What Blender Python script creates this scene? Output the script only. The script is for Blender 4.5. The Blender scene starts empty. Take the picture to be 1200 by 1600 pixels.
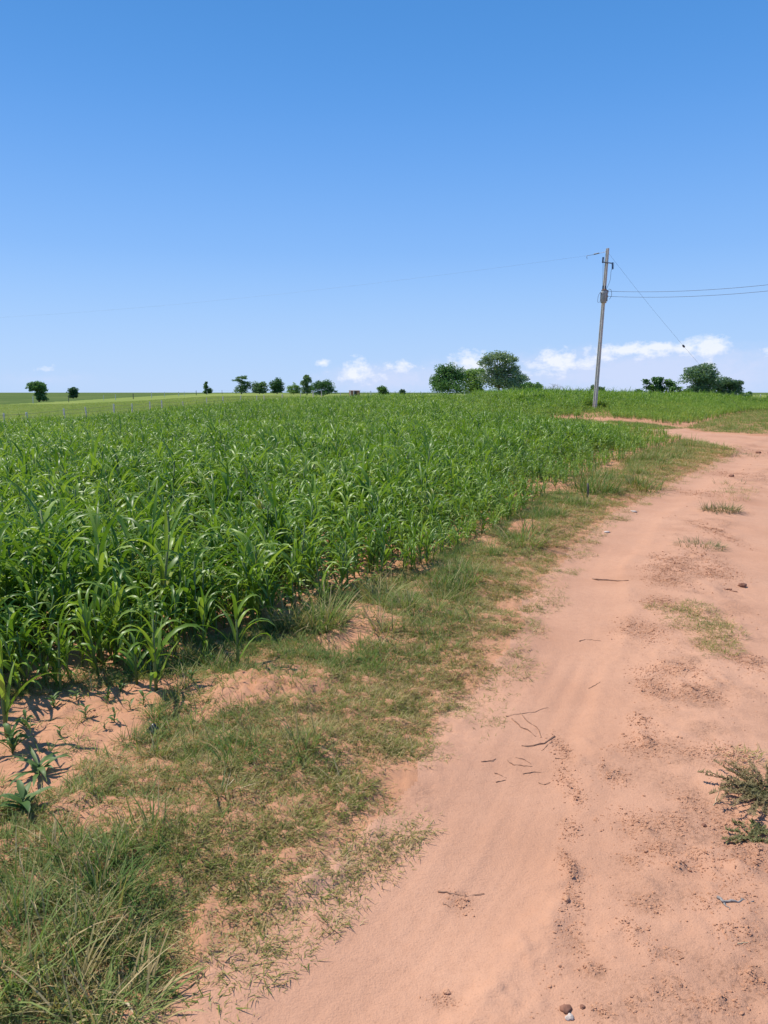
import bpy, math, random
import numpy as np
from mathutils import Matrix, Vector

# ------------------------------------------------------------------ camera, sky, sun, exposure
R = math.radians
scene = bpy.context.scene
COL = scene.collection
EYE_Z = 1.55
FPX = 1164.0                                    # focal length in pixels of the 1200 x 1600 photograph
HORIZON = 613.0
PITCH = math.atan((800.0 - HORIZON) / FPX)
cam_d = bpy.data.cameras.new('camera')
cam_d.sensor_fit = 'VERTICAL'
cam_d.sensor_height = 36.0
cam_d.lens = FPX / 1600.0 * 36.0
cam_d.clip_start = 0.05
cam_d.clip_end = 20000.0
cam = bpy.data.objects.new('camera', cam_d)
COL.objects.link(cam)
cam.location = (0, 0, EYE_Z)
cam.rotation_euler = (math.pi / 2 - PITCH, 0, 0)
scene.camera = cam

SUN_EL, SUN_AZ = R(58), R(-62)                  # azimuth from +Y, negative = left
SKY_STRENGTH = 0.10
SUN_STRENGTH = 4.3
world = bpy.data.worlds.new('World')
scene.world = world
world.use_nodes = True


def build_world():
    nt = world.node_tree
    N, L = nt.nodes, nt.links
    N.clear()
    out = N.new('ShaderNodeOutputWorld')
    bg = N.new('ShaderNodeBackground')
    bg.inputs['Strength'].default_value = SKY_STRENGTH
    sky = N.new('ShaderNodeTexSky')
    sky.sky_type = 'NISHITA'
    sky.sun_disc = False
    sky.sun_elevation = SUN_EL
    sky.sun_rotation = SUN_AZ
    sky.altitude = 600
    sky.air_density = 1.0
    sky.dust_density = 0.1
    sky.ozone_density = 1.0
    tc = N.new('ShaderNodeTexCoord')
    sep = N.new('ShaderNodeSeparateXYZ')
    L.new(tc.outputs['Generated'], sep.inputs[0])

    def M(op, a, b=None, clamp=False):
        n = N.new('ShaderNodeMath')
        n.operation = op
        n.use_clamp = clamp
        for i, v in enumerate((a, b)):
            if v is None:
                continue
            if isinstance(v, (int, float)):
                n.inputs[i].default_value = v
            else:
                L.new(v, n.inputs[i])
        return n.outputs[0]
    az = M('ARCTAN2', sep.outputs[0], sep.outputs[1])
    el = M('ARCSINE', sep.outputs[2])
    cmb = N.new('ShaderNodeCombineXYZ')
    L.new(az, cmb.inputs[0])
    L.new(el, cmb.inputs[1])
    nz = N.new('ShaderNodeTexNoise')
    nz.inputs['Scale'].default_value = 55
    nz.inputs['Detail'].default_value = 7
    nz.inputs['Roughness'].default_value = 0.62
    mp = N.new('ShaderNodeMapping')
    mp.inputs['Scale'].default_value = (1.0, 1.5, 1.0)
    L.new(cmb.outputs[0], mp.inputs[0])
    L.new(mp.outputs[0], nz.inputs['Vector'])
    nf = M('SUBTRACT', nz.outputs[0], 0.5)

    def lobes(rows, grow=1.0):
        acc = None
        for (px, py, wx, wy, s) in rows:
            a0 = math.atan2((px - 600) / FPX, 1.0)
            e0 = (HORIZON - py) / 1180.0
            sx, sy = 1180.0 / wx / grow, 1180.0 / wy / grow
            vm = N.new('ShaderNodeVectorMath')
            vm.operation = 'MULTIPLY_ADD'
            L.new(cmb.outputs[0], vm.inputs[0])
            vm.inputs[1].default_value = (sx, sy, 0)
            vm.inputs[2].default_value = (-a0 * sx, -e0 * sy, 0)
            ln = N.new('ShaderNodeVectorMath')
            ln.operation = 'LENGTH'
            L.new(vm.outputs[0], ln.inputs[0])
            v = M('MULTIPLY', M('SUBTRACT', 1.0, ln.outputs['Value'], clamp=True), s)
            acc = v if acc is None else M('MAXIMUM', acc, v)
        return acc
    bright = lobes([  # puffy lit cloud heads: pixel centre, half sizes, strength
        (556, 580, 32, 24, 1.0), (566, 588, 60, 16, .8), (625, 574, 52, 15, .75), (505, 569, 22, 8, .75), (556, 558, 15, 6, .55),
        (730, 566, 40, 22, 1.15), (868, 567, 40, 24, 1.2), (845, 576, 55, 14, .9), (905, 568, 40, 14, .85), (985, 552, 75, 15, 1.1),
        (1015, 548, 38, 11, 1.2), (1068, 549, 30, 13, 1.25), (1095, 548, 36, 17, 1.45), (930, 562, 60, 13, .7),
        (1200, 490, 16, 7, 1.0), (1196, 557, 22, 9, .8), (75, 581, 24, 14, .5), (1095, 570, 25, 22, .5)], 1.22)
    veil = lobes([(1010, 585, 330, 52, 1.0), (610, 592, 160, 32, .85), (750, 585, 200, 35, .6), (80, 595, 120, 18, .3)])
    # the same kind of low cloud goes on round the rest of the horizon
    n2 = N.new('ShaderNodeTexNoise')
    n2.inputs['Scale'].default_value = 9
    n2.inputs['Detail'].default_value = 6
    L.new(mp.outputs[0], n2.inputs['Vector'])
    band = M('SUBTRACT', 1.0, M('ABSOLUTE', M('DIVIDE', M('SUBTRACT', el, 0.035), 0.05)), clamp=True)
    away = M('MULTIPLY', M('SUBTRACT', M('ABSOLUTE', az), 0.55), 6.0, clamp=True)
    gen = M('MULTIPLY', M('MULTIPLY', M('MULTIPLY', M('SUBTRACT', n2.outputs[0], 0.45), 5.0, clamp=True), band), away)
    b = M('MAXIMUM', bright, gen)
    bm = M('MULTIPLY', M('SUBTRACT', M('ADD', b, M('MULTIPLY', nf, 2.2)), 0.34), 1.7, clamp=True)
    bm = M('MULTIPLY', bm, M('MULTIPLY', b, 4.0, clamp=True))
    vmask = M('MULTIPLY', M('MULTIPLY', M('ADD', M('MULTIPLY', veil, 1.4), M('MULTIPLY', nf, 1.3)), M('MULTIPLY', veil, 3.0, clamp=True), clamp=True), 0.62, clamp=True)

    # sky colour
    # clear-air blue by elevation, the same all round, blended with the physical sky
    ramp = N.new('ShaderNodeValToRGB')
    ramp.color_ramp.interpolation = 'B_SPLINE'
    e = ramp.color_ramp.elements
    cols = [(-.2, (184, 212, 253)), (0.0, (186, 214, 254)), (5.0, (168, 207, 255)), (10.0, (136, 189, 254)), (18.0, (95, 161, 239)), (25.0, (78, 147, 222)), (40.0, (62, 130, 208)), (90.0, (48, 108, 190))]
    while len(e) < len(cols):
        e.new(.5)
    for q, (deg, c) in zip(e, cols):
        q.position = (math.sin(R(deg)) + .01) / 1.01
        q.color = (*[(((v / 255 + .055) / 1.055) ** 2.4) for v in c], 1)
    L.new(M('DIVIDE', M('ADD', sep.outputs[2], .01), 1.01, clamp=True), ramp.inputs[0])
    gain = N.new('ShaderNodeVectorMath')
    gain.operation = 'SCALE'
    L.new(ramp.outputs[0], gain.inputs[0])
    gain.inputs['Scale'].default_value = 8.4
    hs = N.new('ShaderNodeMix')
    hs.data_type = 'RGBA'
    hs.inputs[0].default_value = .93
    L.new(sky.outputs[0], hs.inputs[6])
    L.new(gain.outputs[0], hs.inputs[7])
    skycol = hs.outputs[2]

    def mix(fac, a, col):
        n = N.new('ShaderNodeMix')
        n.data_type = 'RGBA'
        L.new(fac, n.inputs[0])
        L.new(a, n.inputs[6])
        n.inputs[7].default_value = (*col, 1)
        return n.outputs[2]
    c = mix(vmask, skycol, (5.9, 6.35, 8.3))
    c = mix(M('MULTIPLY', bm, 0.78), c, (8.1, 8.3, 8.9))
    L.new(c, bg.inputs['Color'])
    L.new(bg.outputs[0], out.inputs[0])


build_world()
sun_d = bpy.data.lights.new('sun', 'SUN')
sun_d.energy = SUN_STRENGTH
sun_d.angle = R(0.53)
sun_d.color = (1.0, 0.955, 0.88)
sun = bpy.data.objects.new('sun', sun_d)
COL.objects.link(sun)
sun_dir = Vector((math.sin(SUN_AZ) * math.cos(SUN_EL), math.cos(SUN_AZ) * math.cos(SUN_EL), math.sin(SUN_EL)))
sun.rotation_euler = sun_dir.to_track_quat('Z', 'Y').to_euler()
sun.location = sun_dir * 60
vs = scene.view_settings
vs.view_transform = 'Standard'
vs.look = 'None'
vs.exposure = 0.25
vs.gamma = 1.0
vs.use_curve_mapping = False
scene.render.engine = 'CYCLES'
scene.cycles.max_bounces = 5
scene.cycles.diffuse_bounces = 3
scene.cycles.glossy_bounces = 2
scene.cycles.transparent_max_bounces = 4

rng = np.random.default_rng(11)
rnd = random.Random(5)


# ------------------------------------------------------------------ numeric helpers
def _hash(ix, iy, seed):
    n = (ix.astype(np.int64) * 374761393 + iy.astype(np.int64) * 668265263 + seed * 974634777) & 0x7fffffff
    n = ((n ^ (n >> 13)) * 1274126177) & 0x7fffffff
    return ((n ^ (n >> 16)) & 0xffff) / 65535.0


def vnoise(x, y, seed=0):
    x = np.asarray(x, float)
    y = np.asarray(y, float)
    ix, iy = np.floor(x), np.floor(y)
    fx, fy = x - ix, y - iy
    ux, uy = fx * fx * fx * (fx * (fx * 6 - 15) + 10), fy * fy * fy * (fy * (fy * 6 - 15) + 10)
    def g(dx, dy):
        a = _hash(ix + dx, iy + dy, seed) * 2 * np.pi
        return np.cos(a) * (fx - dx) + np.sin(a) * (fy - dy)
    a = g(0, 0) * (1 - ux) + g(1, 0) * ux
    b = g(0, 1) * (1 - ux) + g(1, 1) * ux
    return (a * (1 - uy) + b * uy) * 1.4


def fbm(x, y, octs=4, seed=0, gain=0.5):
    s, a = 0, 1.0
    for i in range(octs):
        s = s + a * vnoise(x * 2 ** i + 17.3 * i, y * 2 ** i - 9.1 * i, seed + i)
        a *= gain
    return s


def sstep(a, b, v):
    t = np.clip((np.asarray(v, float) - a) / (b - a), 0, 1)
    return t * t * (3 - 2 * t)


def gentle(x, y):
    """large-scale lie of the land: a low swell to the right and in the middle, lower pasture to the left"""
    x = np.asarray(x, float)
    y = np.asarray(y, float)
    yy = np.maximum(y, 1.0)
    a = np.clip(x / yy, -1.2, 1.2)
    crest = np.interp(a, [-1.2, -.55, -.40, -.28, -.13, 0, .22, .32, .45, .6, 1.2], [-1.0, -.88, -.60, -.12, .40, .64, .76, .66, .36, .15, .0])
    far = np.interp(a, [-1.2, -.5, -.42, -.33, -.22, -.12, 1.2], [-1.5, -1.25, -1.1, -.5, .72, .95, .95])
    rise = sstep(6, 64, y)
    z = crest * rise
    z = z + (far - crest) * sstep(np.interp(a, [-.5, -.1], [40, 90]), np.interp(a, [-.5, -.1], [85, 240]), y)
    # behind the crest on the middle and right the land dips away
    z = z - (1.3 + .7 * sstep(.3, .5, a)) * sstep(72, 110, y) * sstep(-.16, -.02, a)
    z = z + (-1.4 - z) * sstep(450, 1500, np.hypot(x, y))
    return z


def pix_dir(px, py):
    u, v = (px - 600) / FPX, (800 - py) / FPX
    c, s = math.cos(PITCH), math.sin(PITCH)
    return np.array([u, c + v * s, -s + v * c])


def ground_px(px, py, lift=0.0):
    d = pix_dir(px, py)
    s = np.geomspace(0.8, 900, 6000)
    x, y, z = d[0] * s, d[1] * s, EYE_Z + d[2] * s
    below = np.nonzero(z < gentle(x, y) + lift)[0]
    i = below[0] if len(below) else len(s) - 1
    return np.array([x[i], y[i]])


def at_px(px, py, y):
    """point on the ray of a pixel at forward distance y"""
    d = pix_dir(px, py)
    k = y / d[1]
    return Vector((d[0] * k, y, EYE_Z + d[2] * k))


def gpoly(pts):
    return np.array([ground_px(*p) for p in pts])


def inside(poly, x, y):
    x = np.asarray(x, float)
    y = np.asarray(y, float)
    r = np.zeros(x.shape, bool)
    n = len(poly)
    for i in range(n):
        x1, y1 = poly[i]
        x2, y2 = poly[(i + 1) % n]
        if y1 == y2:
            continue
        c = (y1 > y) != (y2 > y)
        r ^= c & (x < (x2 - x1) * (y - y1) / (y2 - y1) + x1)
    return r


def polydist(line, x, y):
    """signed distance to a polyline, positive on its right-hand side"""
    x = np.asarray(x, float)
    y = np.asarray(y, float)
    best = np.full(x.shape, 1e9)
    sgn = np.ones(x.shape)
    for i in range(len(line) - 1):
        (x1, y1), (x2, y2) = line[i], line[i + 1]
        dx, dy = x2 - x1, y2 - y1
        L2 = dx * dx + dy * dy
        t = np.clip(((x - x1) * dx + (y - y1) * dy) / L2, 0, 1)
        ex, ey = x - x1 - t * dx, y - y1 - t * dy
        d = np.hypot(ex, ey)
        s = np.where(dx * ey - dy * ex < 0, 1.0, -1.0)
        m = d < best
        best = np.where(m, d, best)
        sgn = np.where(m, s, sgn)
    return best * sgn


# ------------------------------------------------------------------ layout lines, taken from the photograph on to the ground
ROAD_L = gpoly([(40, 1760), (170, 1640), (250, 1570), (360, 1470), (480, 1390), (590, 1290), (665, 1190), (715, 1110), (765, 1050), (805, 985), (835, 925),
                (868, 880), (925, 828), (1000, 779), (1075, 742), (1135, 716)])
ROAD_L = np.vstack([[ROAD_L[0][0] - 1.2, -4.0], [ROAD_L[0][0] - .35, ROAD_L[0][1] - .9], ROAD_L])
ROAD_TIP = gpoly([(1143, 708), (1120, 698), (1078, 690)])
STRIP = gpoly([(1040, 679), (1000, 673), (930, 666), (885, 662), (860, 659), (885, 656.5), (940, 659), (1010, 664), (1070, 672), (1110, 679), (1200, 684), (1300, 688)])
ROAD_R = np.array([(70, 20.5), (32, 18.5), (20, 17.5), (14.5, 15.2), (10.2, 11.9), (7.2, 8.6), (5.2, 5.6), (4.0, 3.0), (3.4, 0), (3.0, -4)])
ROAD = np.vstack([ROAD_L, ROAD_TIP, STRIP, [(70, 25.5)], ROAD_R])
CROP_E = gpoly([(-330, 1190), (-160, 1140), (0, 1104), (70, 1100), (140, 1084), (200, 1070), (260, 1052), (330, 1030), (392, 1005), (455, 978), (515, 950), (584, 926),
                (656, 901), (717, 868), (776, 835), (815, 808), (848, 783), (890, 762), (936, 738), (990, 714), (1040, 700), (1066, 690)])
CROP_FAR = np.vstack([gpoly([(1040, 684), (990, 677), (920, 669), (870, 664), (840, 659)])])
# far edge of the crop runs along the fence, from the left towards the crest
FENCE_LINE = np.array([(-60, 25), (-34, 28), (-18, 33.5), (-15.5, 50), (-10, 66), (-2, 78), (10, 83), (22, 80), (36, 70), (60, 62)])
CROP1 = np.vstack([CROP_E, CROP_FAR, [(9.2, 40), (8, 50), (9, 82)], FENCE_LINE[:6][::-1] + np.array([0, -1.5]), [(-40, 10)]])
CROP2 = np.vstack([gpoly([(862, 655), (885, 653.5), (940, 655.5), (1010, 660), (1060, 666), (1095, 664), (1130, 652), (1165, 645), (1200, 642), (1260, 640)]),
                   [(45, 52), (45, 64), (36, 68), (22, 78), (10, 81.5), (9, 81.5)]])
SOIL_LEFT = gpoly([(-200, 1130), (0, 1106), (130, 1086), (230, 1075), (300, 1062), (322, 1075), (262, 1105), (232, 1128), (226, 1150), (170, 1180), (110, 1232), (82, 1262), (0, 1275), (-200, 1290)])
BARE = [(150, 1300, 70, 22), (210, 1195, 55, 34), (440, 1082, 62, 40), (360, 1095, 60, 34), (568, 985, 42, 36), (520, 1015, 34, 12), (812, 828, 26, 12), (672, 896, 20, 9),
        (640, 932, 16, 8), (872, 766, 44, 10), (955, 731, 26, 8), (770, 850, 26, 10), (560, 1005, 18, 20), (325, 1128, 40, 20), (440, 1248, 24, 14), (800, 946, 25, 10),
        (790, 1010, 22, 12), (700, 950, 16, 6)]


def ell(px, py, rx, ry, n=14):
    return gpoly([(px + rx * math.cos(2 * math.pi * k / n), py + ry * math.sin(2 * math.pi * k / n)) for k in range(n)])


BARE_W = [ell(*b) for b in BARE]
MOUNDS = [(ground_px(440, 1085), .34, .075), (ground_px(360, 1100), .24, .05), (ground_px(568, 985), .34, .07), (ground_px(812, 828), .45, .06), (ground_px(150, 1300), .3, .04),
          (ground_px(672, 896), .3, .05), (ground_px(872, 766), .9, .05)]


ROUGH = [(878, 1165, 14, 25), (885, 1215, 16, 25), (905, 1245, 14, 14), (892, 1290, 18, 20), (888, 1350, 16, 30), (897, 1410, 16, 30), (900, 1470, 14, 25), (1000, 1285, 40, 26), (1058, 1290, 26, 20), (1030, 1330, 40, 18),
         (1062, 1362, 26, 14), (985, 1345, 20, 12), (985, 1460, 24, 22), (1035, 1498, 30, 12), (1050, 1545, 20, 12), (990, 1578, 14, 12), (1030, 1562, 14, 10), (930, 1518, 22, 12), (1012, 1165, 44, 16), (1080, 1182, 24, 9),
         (1050, 878, 30, 10), (1042, 892, 36, 10), (1112, 880, 26, 18), (1118, 832, 16, 16), (1030, 942, 26, 8), (1005, 985, 40, 20), (1050, 1052, 52, 12), (1022, 1078, 26, 20), (1108, 897, 34, 12), (692, 1555, 26, 14), (720, 1400, 18, 16),
         (1150, 742, 34, 12), (1160, 705, 44, 6), (1090, 770, 30, 8), (1040, 910, 30, 10), (1140, 1290, 40, 30), (1170, 1340, 30, 24), (1140, 1190, 40, 20), (960, 1210, 26, 14), (1100, 1420, 30, 14), (1080, 1255, 20, 16),
         (1150, 1470, 40, 18), (1010, 1420, 30, 14), (1110, 1580, 50, 18), (940, 1590, 20, 10), (1170, 1040, 30, 14), (1090, 1090, 34, 14), (1000, 1130, 22, 12), (1090, 1340, 24, 14), (1180, 1540, 30, 20)]


def _patch(px, py, rx, ry):
    c = ground_px(px, py)
    return c, max(.03, np.hypot(*(ground_px(px + rx, py) - c))), max(.03, np.hypot(*(ground_px(px, py + ry) - c)))


ROUGH_W = [_patch(*q) for q in ROUGH]


def rough_mask(x, y):
    m = np.zeros(np.shape(x))
    for c, a, b in ROUGH_W:
        q = ((x - c[0]) / a) ** 2 + ((y - c[1]) / b) ** 2
        m = np.maximum(m, np.exp(-q * 1.1))
    return m


def relief(x, y):
    """small-scale relief of the soil: ruts, the rough strip between them, clods and mounds"""
    x = np.asarray(x, float)
    y = np.asarray(y, float)
    rr = np.hypot(x, y)
    near = 1 - sstep(35, 70, rr)
    dl = polydist(ROAD_L, x, y)
    on = sstep(-.05, .25, dl) * (1 - sstep(3.0, 3.6, dl))
    z = fbm(x * .9, y * .9, 3, 3) * .022
    rough = fbm(x * 5.5, y * 5.5, 4, 21, .6) * .011 + np.abs(vnoise(x * 16, y * 16, 31)) * .006
    w = vnoise(x * .5, y * .5, 44) * .12
    d = dl + w
    ridge = np.exp(-((d - 1.18) / .30) ** 2) + .8 * np.exp(-((d - 2.75) / .4) ** 2) + .5 * np.exp(-((d - .66) / .07) ** 2)
    lanes = np.exp(-((d - .45) / .30) ** 2) + np.exp(-((d - 1.95) / .34) ** 2)
    clod = np.maximum(0, vnoise(x * 9, y * 9, 51) - .12) * .055 + np.maximum(0, vnoise(x * 21, y * 21, 52) - .1) * .03
    patch = sstep(-.15, .35, vnoise(x * 1.7, y * 1.7, 61))
    zr = -.022 * lanes + ridge * (.014 + clod * patch * .75 + rough * .7) + rough * (.06 + .40 * patch * np.clip(1 - lanes, 0, 1)) * .8
    streak = .35 * vnoise(dl * 11, y * .55, 74) + .75 * vnoise(dl * 27, y * .9, 75) + .5 * vnoise(dl * 52, y * 1.6, 76)
    zr = zr + 0.0026 * streak * np.clip(lanes * 1.3, 0, 1) + .0035 * vnoise(x * 2.2, y * 2.2, 71) + .0022 * np.sin(dl * 55 + 3 * vnoise(x * 1.5, y * 1.5, 72)) * lanes * sstep(-.1, .4, vnoise(x * .9, y * .9, 73))
    rm = rough_mask(x, y) * sstep(-.45, .25, vnoise(x * 12, y * 12, 53))
    zr = zr + rm * (.003 + clod * .28 + np.maximum(0, vnoise(x * 26, y * 26, 54)) * .016 + np.maximum(0, vnoise(x * 48, y * 48, 55)) * .010)
    zo = rough * 1.3 + clod * .5 * patch + .035 * sstep(0, -.5, dl)
    z = z + zr * on + zo * (1 - on)
    for (p, r, h) in MOUNDS:
        q = ((x - p[0]) ** 2 + (y - p[1]) ** 2) / r ** 2
        z = z + h * np.exp(-q) * (.30 + .35 * vnoise(x * 7, y * 7, 91) + .45 * np.abs(vnoise(x * 15, y * 15, 92)) + .3 * np.abs(vnoise(x * 33, y * 33, 93)))
    return z * near


def looseness(x, y):
    d = polydist(ROAD_L, x, y) + vnoise(x * .5, y * .5, 44) * .12
    lanes = np.exp(-((d - .45) / .30) ** 2) + np.exp(-((d - 1.95) / .34) ** 2)
    n = fbm(x * 3.2, y * 3.2, 3, 81)
    ridge = np.exp(-((d - 1.18) / .28) ** 2) + .8 * np.exp(-((d - 2.75) / .4) ** 2) + .35 * np.exp(-(d / .16) ** 2)
    v = ridge * sstep(-.25, .45, n) * .8 + rough_mask(x, y) * .9 * sstep(-.5, .2, n) + .25 * sstep(.1, .6, n) * np.clip(1 - lanes, 0, 1)
    return np.clip(v, 0, 1)


def height(x, y):
    return gentle(x, y) + relief(x, y)


def gz(x, y):
    return float(height(np.array([x]), np.array([y]))[0])


# ------------------------------------------------------------------ object helpers
def tag(o, label=None, cat=None, group=None, kind=None):
    for k, v in (('label', label), ('category', cat), ('group', group), ('kind', kind)):
        if v:
            o[k] = v
    return o


def link(name, data, parent=None, loc=None, rot=None, scl=None, mat=None):
    o = bpy.data.objects.new(name, data)
    COL.objects.link(o)
    if parent is not None:
        o.parent = parent
    if loc is not None:
        o.location = loc
    if rot is not None:
        o.rotation_euler = rot
    if scl is not None:
        o.scale = scl if hasattr(scl, '__len__') else (scl,) * 3
    if mat is not None and data is not None and not data.materials:
        data.materials.append(mat)
    return o


def empty(name, loc, rz=0, scl=1):
    o = link(name, None, None, loc, (0, 0, rz), scl)
    o.empty_display_size = .1
    return o


def mesh_np(name, V, F, mat=None, smooth=False, midx=None):
    """mesh from numpy verts (n,3) and equal-sized faces (m,k), or a list of such face arrays"""
    me = bpy.data.meshes.new(name)
    V = np.asarray(V, np.float32)
    Fs = [np.asarray(f, np.int32) for f in (F if isinstance(F, list) else [F]) if len(f)]
    me.vertices.add(len(V))
    me.vertices.foreach_set('co', V.ravel())
    loops = np.concatenate([f.ravel() for f in Fs])
    tot = np.concatenate([np.full(len(f), f.shape[1], np.int32) for f in Fs])
    me.loops.add(len(loops))
    me.loops.foreach_set('vertex_index', loops)
    me.polygons.add(len(tot))
    me.polygons.foreach_set('loop_start', np.concatenate([[0], np.cumsum(tot)[:-1]]).astype(np.int32))
    if smooth:
        me.polygons.foreach_set('use_smooth', np.ones(len(tot), bool))
    for m in (mat if isinstance(mat, (list, tuple)) else [mat]):
        if m:
            me.materials.append(m)
    if midx is not None:
        me.polygons.foreach_set('material_index', np.asarray(midx, np.int32))
    me.update(calc_edges=True)
    me.validate()
    return me


class MB:
    """collects verts and mixed faces"""
    def __init__(self):
        self.v, self.f, self.m = [], [], []

    def add(self, vs_, fs, mi=0):
        o = len(self.v)
        self.v += [tuple(p) for p in vs_]
        self.f += [tuple(i + o for i in f) for f in fs]
        self.m += [mi] * len(fs)

    def tube(self, pts, rads, n=6, cap=True, mi=0):
        pts = [Vector(p) for p in pts]
        if not hasattr(rads, '__len__'):
            rads = [rads] * len(pts)
        vs_, fs = [], []
        up = None
        for i, p in enumerate(pts):
            t = (pts[min(i + 1, len(pts) - 1)] - pts[max(i - 1, 0)]).normalized()
            if up is None:
                up = Vector((1, 0, 0)) if abs(t.x) < .8 else Vector((0, 1, 0))
            a = t.cross(up).normalized()
            b = t.cross(a).normalized()
            up = -b.cross(t) if False else up
            for k in range(n):
                w = 2 * math.pi * k / n
                vs_.append(p + (a * math.cos(w) + b * math.sin(w)) * rads[i])
        for i in range(len(pts) - 1):
            for k in range(n):
                k2 = (k + 1) % n
                fs.append((i * n + k, i * n + k2, (i + 1) * n + k2, (i + 1) * n + k))
        if cap:
            fs.append(tuple(range(n))[::-1])
            fs.append(tuple((len(pts) - 1) * n + k for k in range(n)))
        self.add(vs_, fs, mi)

    def box(self, c, s, M_=None, mi=0):
        c = Vector(c)
        vs_ = []
        for dx in (-.5, .5):
            for dy in (-.5, .5):
                for dz in (-.5, .5):
                    p = Vector((dx * s[0], dy * s[1], dz * s[2]))
                    if M_ is not None:
                        p = M_ @ p
                    vs_.append(c + p)
        self.add(vs_, [(0, 1, 3, 2), (4, 6, 7, 5), (0, 4, 5, 1), (2, 3, 7, 6), (0, 2, 6, 4), (1, 5, 7, 3)], mi)

    def mesh(self, name, mats, smooth=False):
        me = bpy.data.meshes.new(name)
        me.from_pydata(self.v, [], self.f)
        for m in (mats if isinstance(mats, (list, tuple)) else [mats]):
            me.materials.append(m)
        me.polygons.foreach_set('material_index', self.m)
        if smooth:
            me.polygons.foreach_set('use_smooth', [True] * len(self.f))
        me.update()
        return me


# ------------------------------------------------------------------ materials
MATS = {}


def new_mat(name):
    m = bpy.data.materials.new(name)
    m.use_nodes = True
    nt = m.node_tree
    nt.nodes.clear()
    out = nt.nodes.new('ShaderNodeOutputMaterial')
    MATS[name] = m
    return m, nt, out


def nnoise(nt, scale, detail=4, rough=.55, vec=None):
    n = nt.nodes.new('ShaderNodeTexNoise')
    n.inputs['Scale'].default_value = scale
    n.inputs['Detail'].default_value = detail
    n.inputs['Roughness'].default_value = rough
    if vec is not None:
        nt.links.new(vec, n.inputs['Vector'])
    return n.outputs[0]


def nramp(nt, fac, stops):
    r = nt.nodes.new('ShaderNodeValToRGB')
    e = r.color_ramp.elements
    while len(e) < len(stops):
        e.new(.5)
    for i, (p, c) in enumerate(stops):
        e[i].position = p
        e[i].color = (*c, 1) if len(c) == 3 else c
    nt.links.new(fac, r.inputs[0])
    return r.outputs[0]


def nmix(nt, fac, a, b, mode='MIX'):
    n = nt.nodes.new('ShaderNodeMix')
    n.data_type = 'RGBA'
    n.blend_type = mode
    for i, v in ((0, fac), (6, a), (7, b)):
        if isinstance(v, (int, float)):
            n.inputs[i].default_value = v
        elif isinstance(v, tuple):
            n.inputs[i].default_value = (*v, 1)
        else:
            nt.links.new(v, n.inputs[i])
    return n.outputs[2]


def nmath(nt, op, a, b=None, clamp=False):
    n = nt.nodes.new('ShaderNodeMath')
    n.operation = op
    n.use_clamp = clamp
    for i, v in enumerate((a, b)):
        if v is None:
            continue
        if isinstance(v, (int, float)):
            n.inputs[i].default_value = v
        else:
            nt.links.new(v, n.inputs[i])
    return n.outputs[0]


def world_pos(nt):
    return nt.nodes.new('ShaderNodeNewGeometry').outputs['Position']


def bump(nt, h, strength, dist=.01):
    b = nt.nodes.new('ShaderNodeBump')
    b.inputs['Strength'].default_value = strength
    b.inputs['Distance'].default_value = dist
    nt.links.new(h, b.inputs['Height'])
    return b.outputs[0]


def principled(nt, out, col, rough=.8, normal=None, spec=.3, metallic=0):
    p = nt.nodes.new('ShaderNodeBsdfPrincipled')
    if isinstance(col, tuple):
        p.inputs['Base Color'].default_value = (*col, 1)
    else:
        nt.links.new(col, p.inputs['Base Color'])
    p.inputs['Roughness'].default_value = rough
    p.inputs['Specular IOR Level'].default_value = spec
    p.inputs['Metallic'].default_value = metallic
    if normal is not None:
        nt.links.new(normal, p.inputs['Normal'])
    nt.links.new(p.outputs[0], out.inputs[0])
    return p


def soil_mat(name, c_lo, c_mid, c_hi, b=.35, loose=False):
    m, nt, out = new_mat(name)
    pos = world_pos(nt)
    big = nnoise(nt, .8, 5, .6, pos)
    fine = nnoise(nt, 26, 6, .7, pos)
    grit = nnoise(nt, 160, 3, .6, pos)
    col = nramp(nt, big, [(.3, c_lo), (.5, c_mid), (.72, c_hi)])
    col = nmix(nt, nramp(nt, fine, [(.36, (.34,) * 3), (.55, (0, 0, 0))]), col, c_lo)
    col = nmix(nt, nramp(nt, grit, [(.30, (.5,) * 3), (.42, (0, 0, 0))]), col, tuple(v * .72 for v in c_lo))
    mid = nnoise(nt, 55, 5, .75, pos)
    h = nmath(nt, 'ADD', nmath(nt, 'MULTIPLY', fine, .8), nmath(nt, 'MULTIPLY', grit, .35))
    if loose:
        at = nt.nodes.new('ShaderNodeAttribute')
        at.attribute_name = 'loose'
        lo = at.outputs['Fac']
        crumb = nramp(nt, mid, [(.41, (1, 1, 1)), (.48, (0, 0, 0))])
        col = nmix(nt, nmath(nt, 'MULTIPLY', lo, .16), col, tuple(v * .86 for v in c_lo))
        col = nmix(nt, nmath(nt, 'MULTIPLY', nmath(nt, 'MULTIPLY', lo, crumb), .80), col, tuple(v * .66 for v in c_lo))
        h = nmath(nt, 'ADD', h, nmath(nt, 'MULTIPLY', nmath(nt, 'MULTIPLY', mid, lo), 3.0))
    principled(nt, out, col, .95, bump(nt, h, b, .02), .1)
    return m


SOIL = soil_mat('red_soil', (.43, .205, .110), (.53, .265, .145), (.59, .31, .178), .45)
ROADM = soil_mat('road_dust', (.485, .250, .148), (.56, .301, .184), (.60, .332, .206), .46, True)
CLODM = soil_mat('soil_clod', (.46, .225, .125), (.54, .285, .165), (.60, .325, .195), .4)


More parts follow.
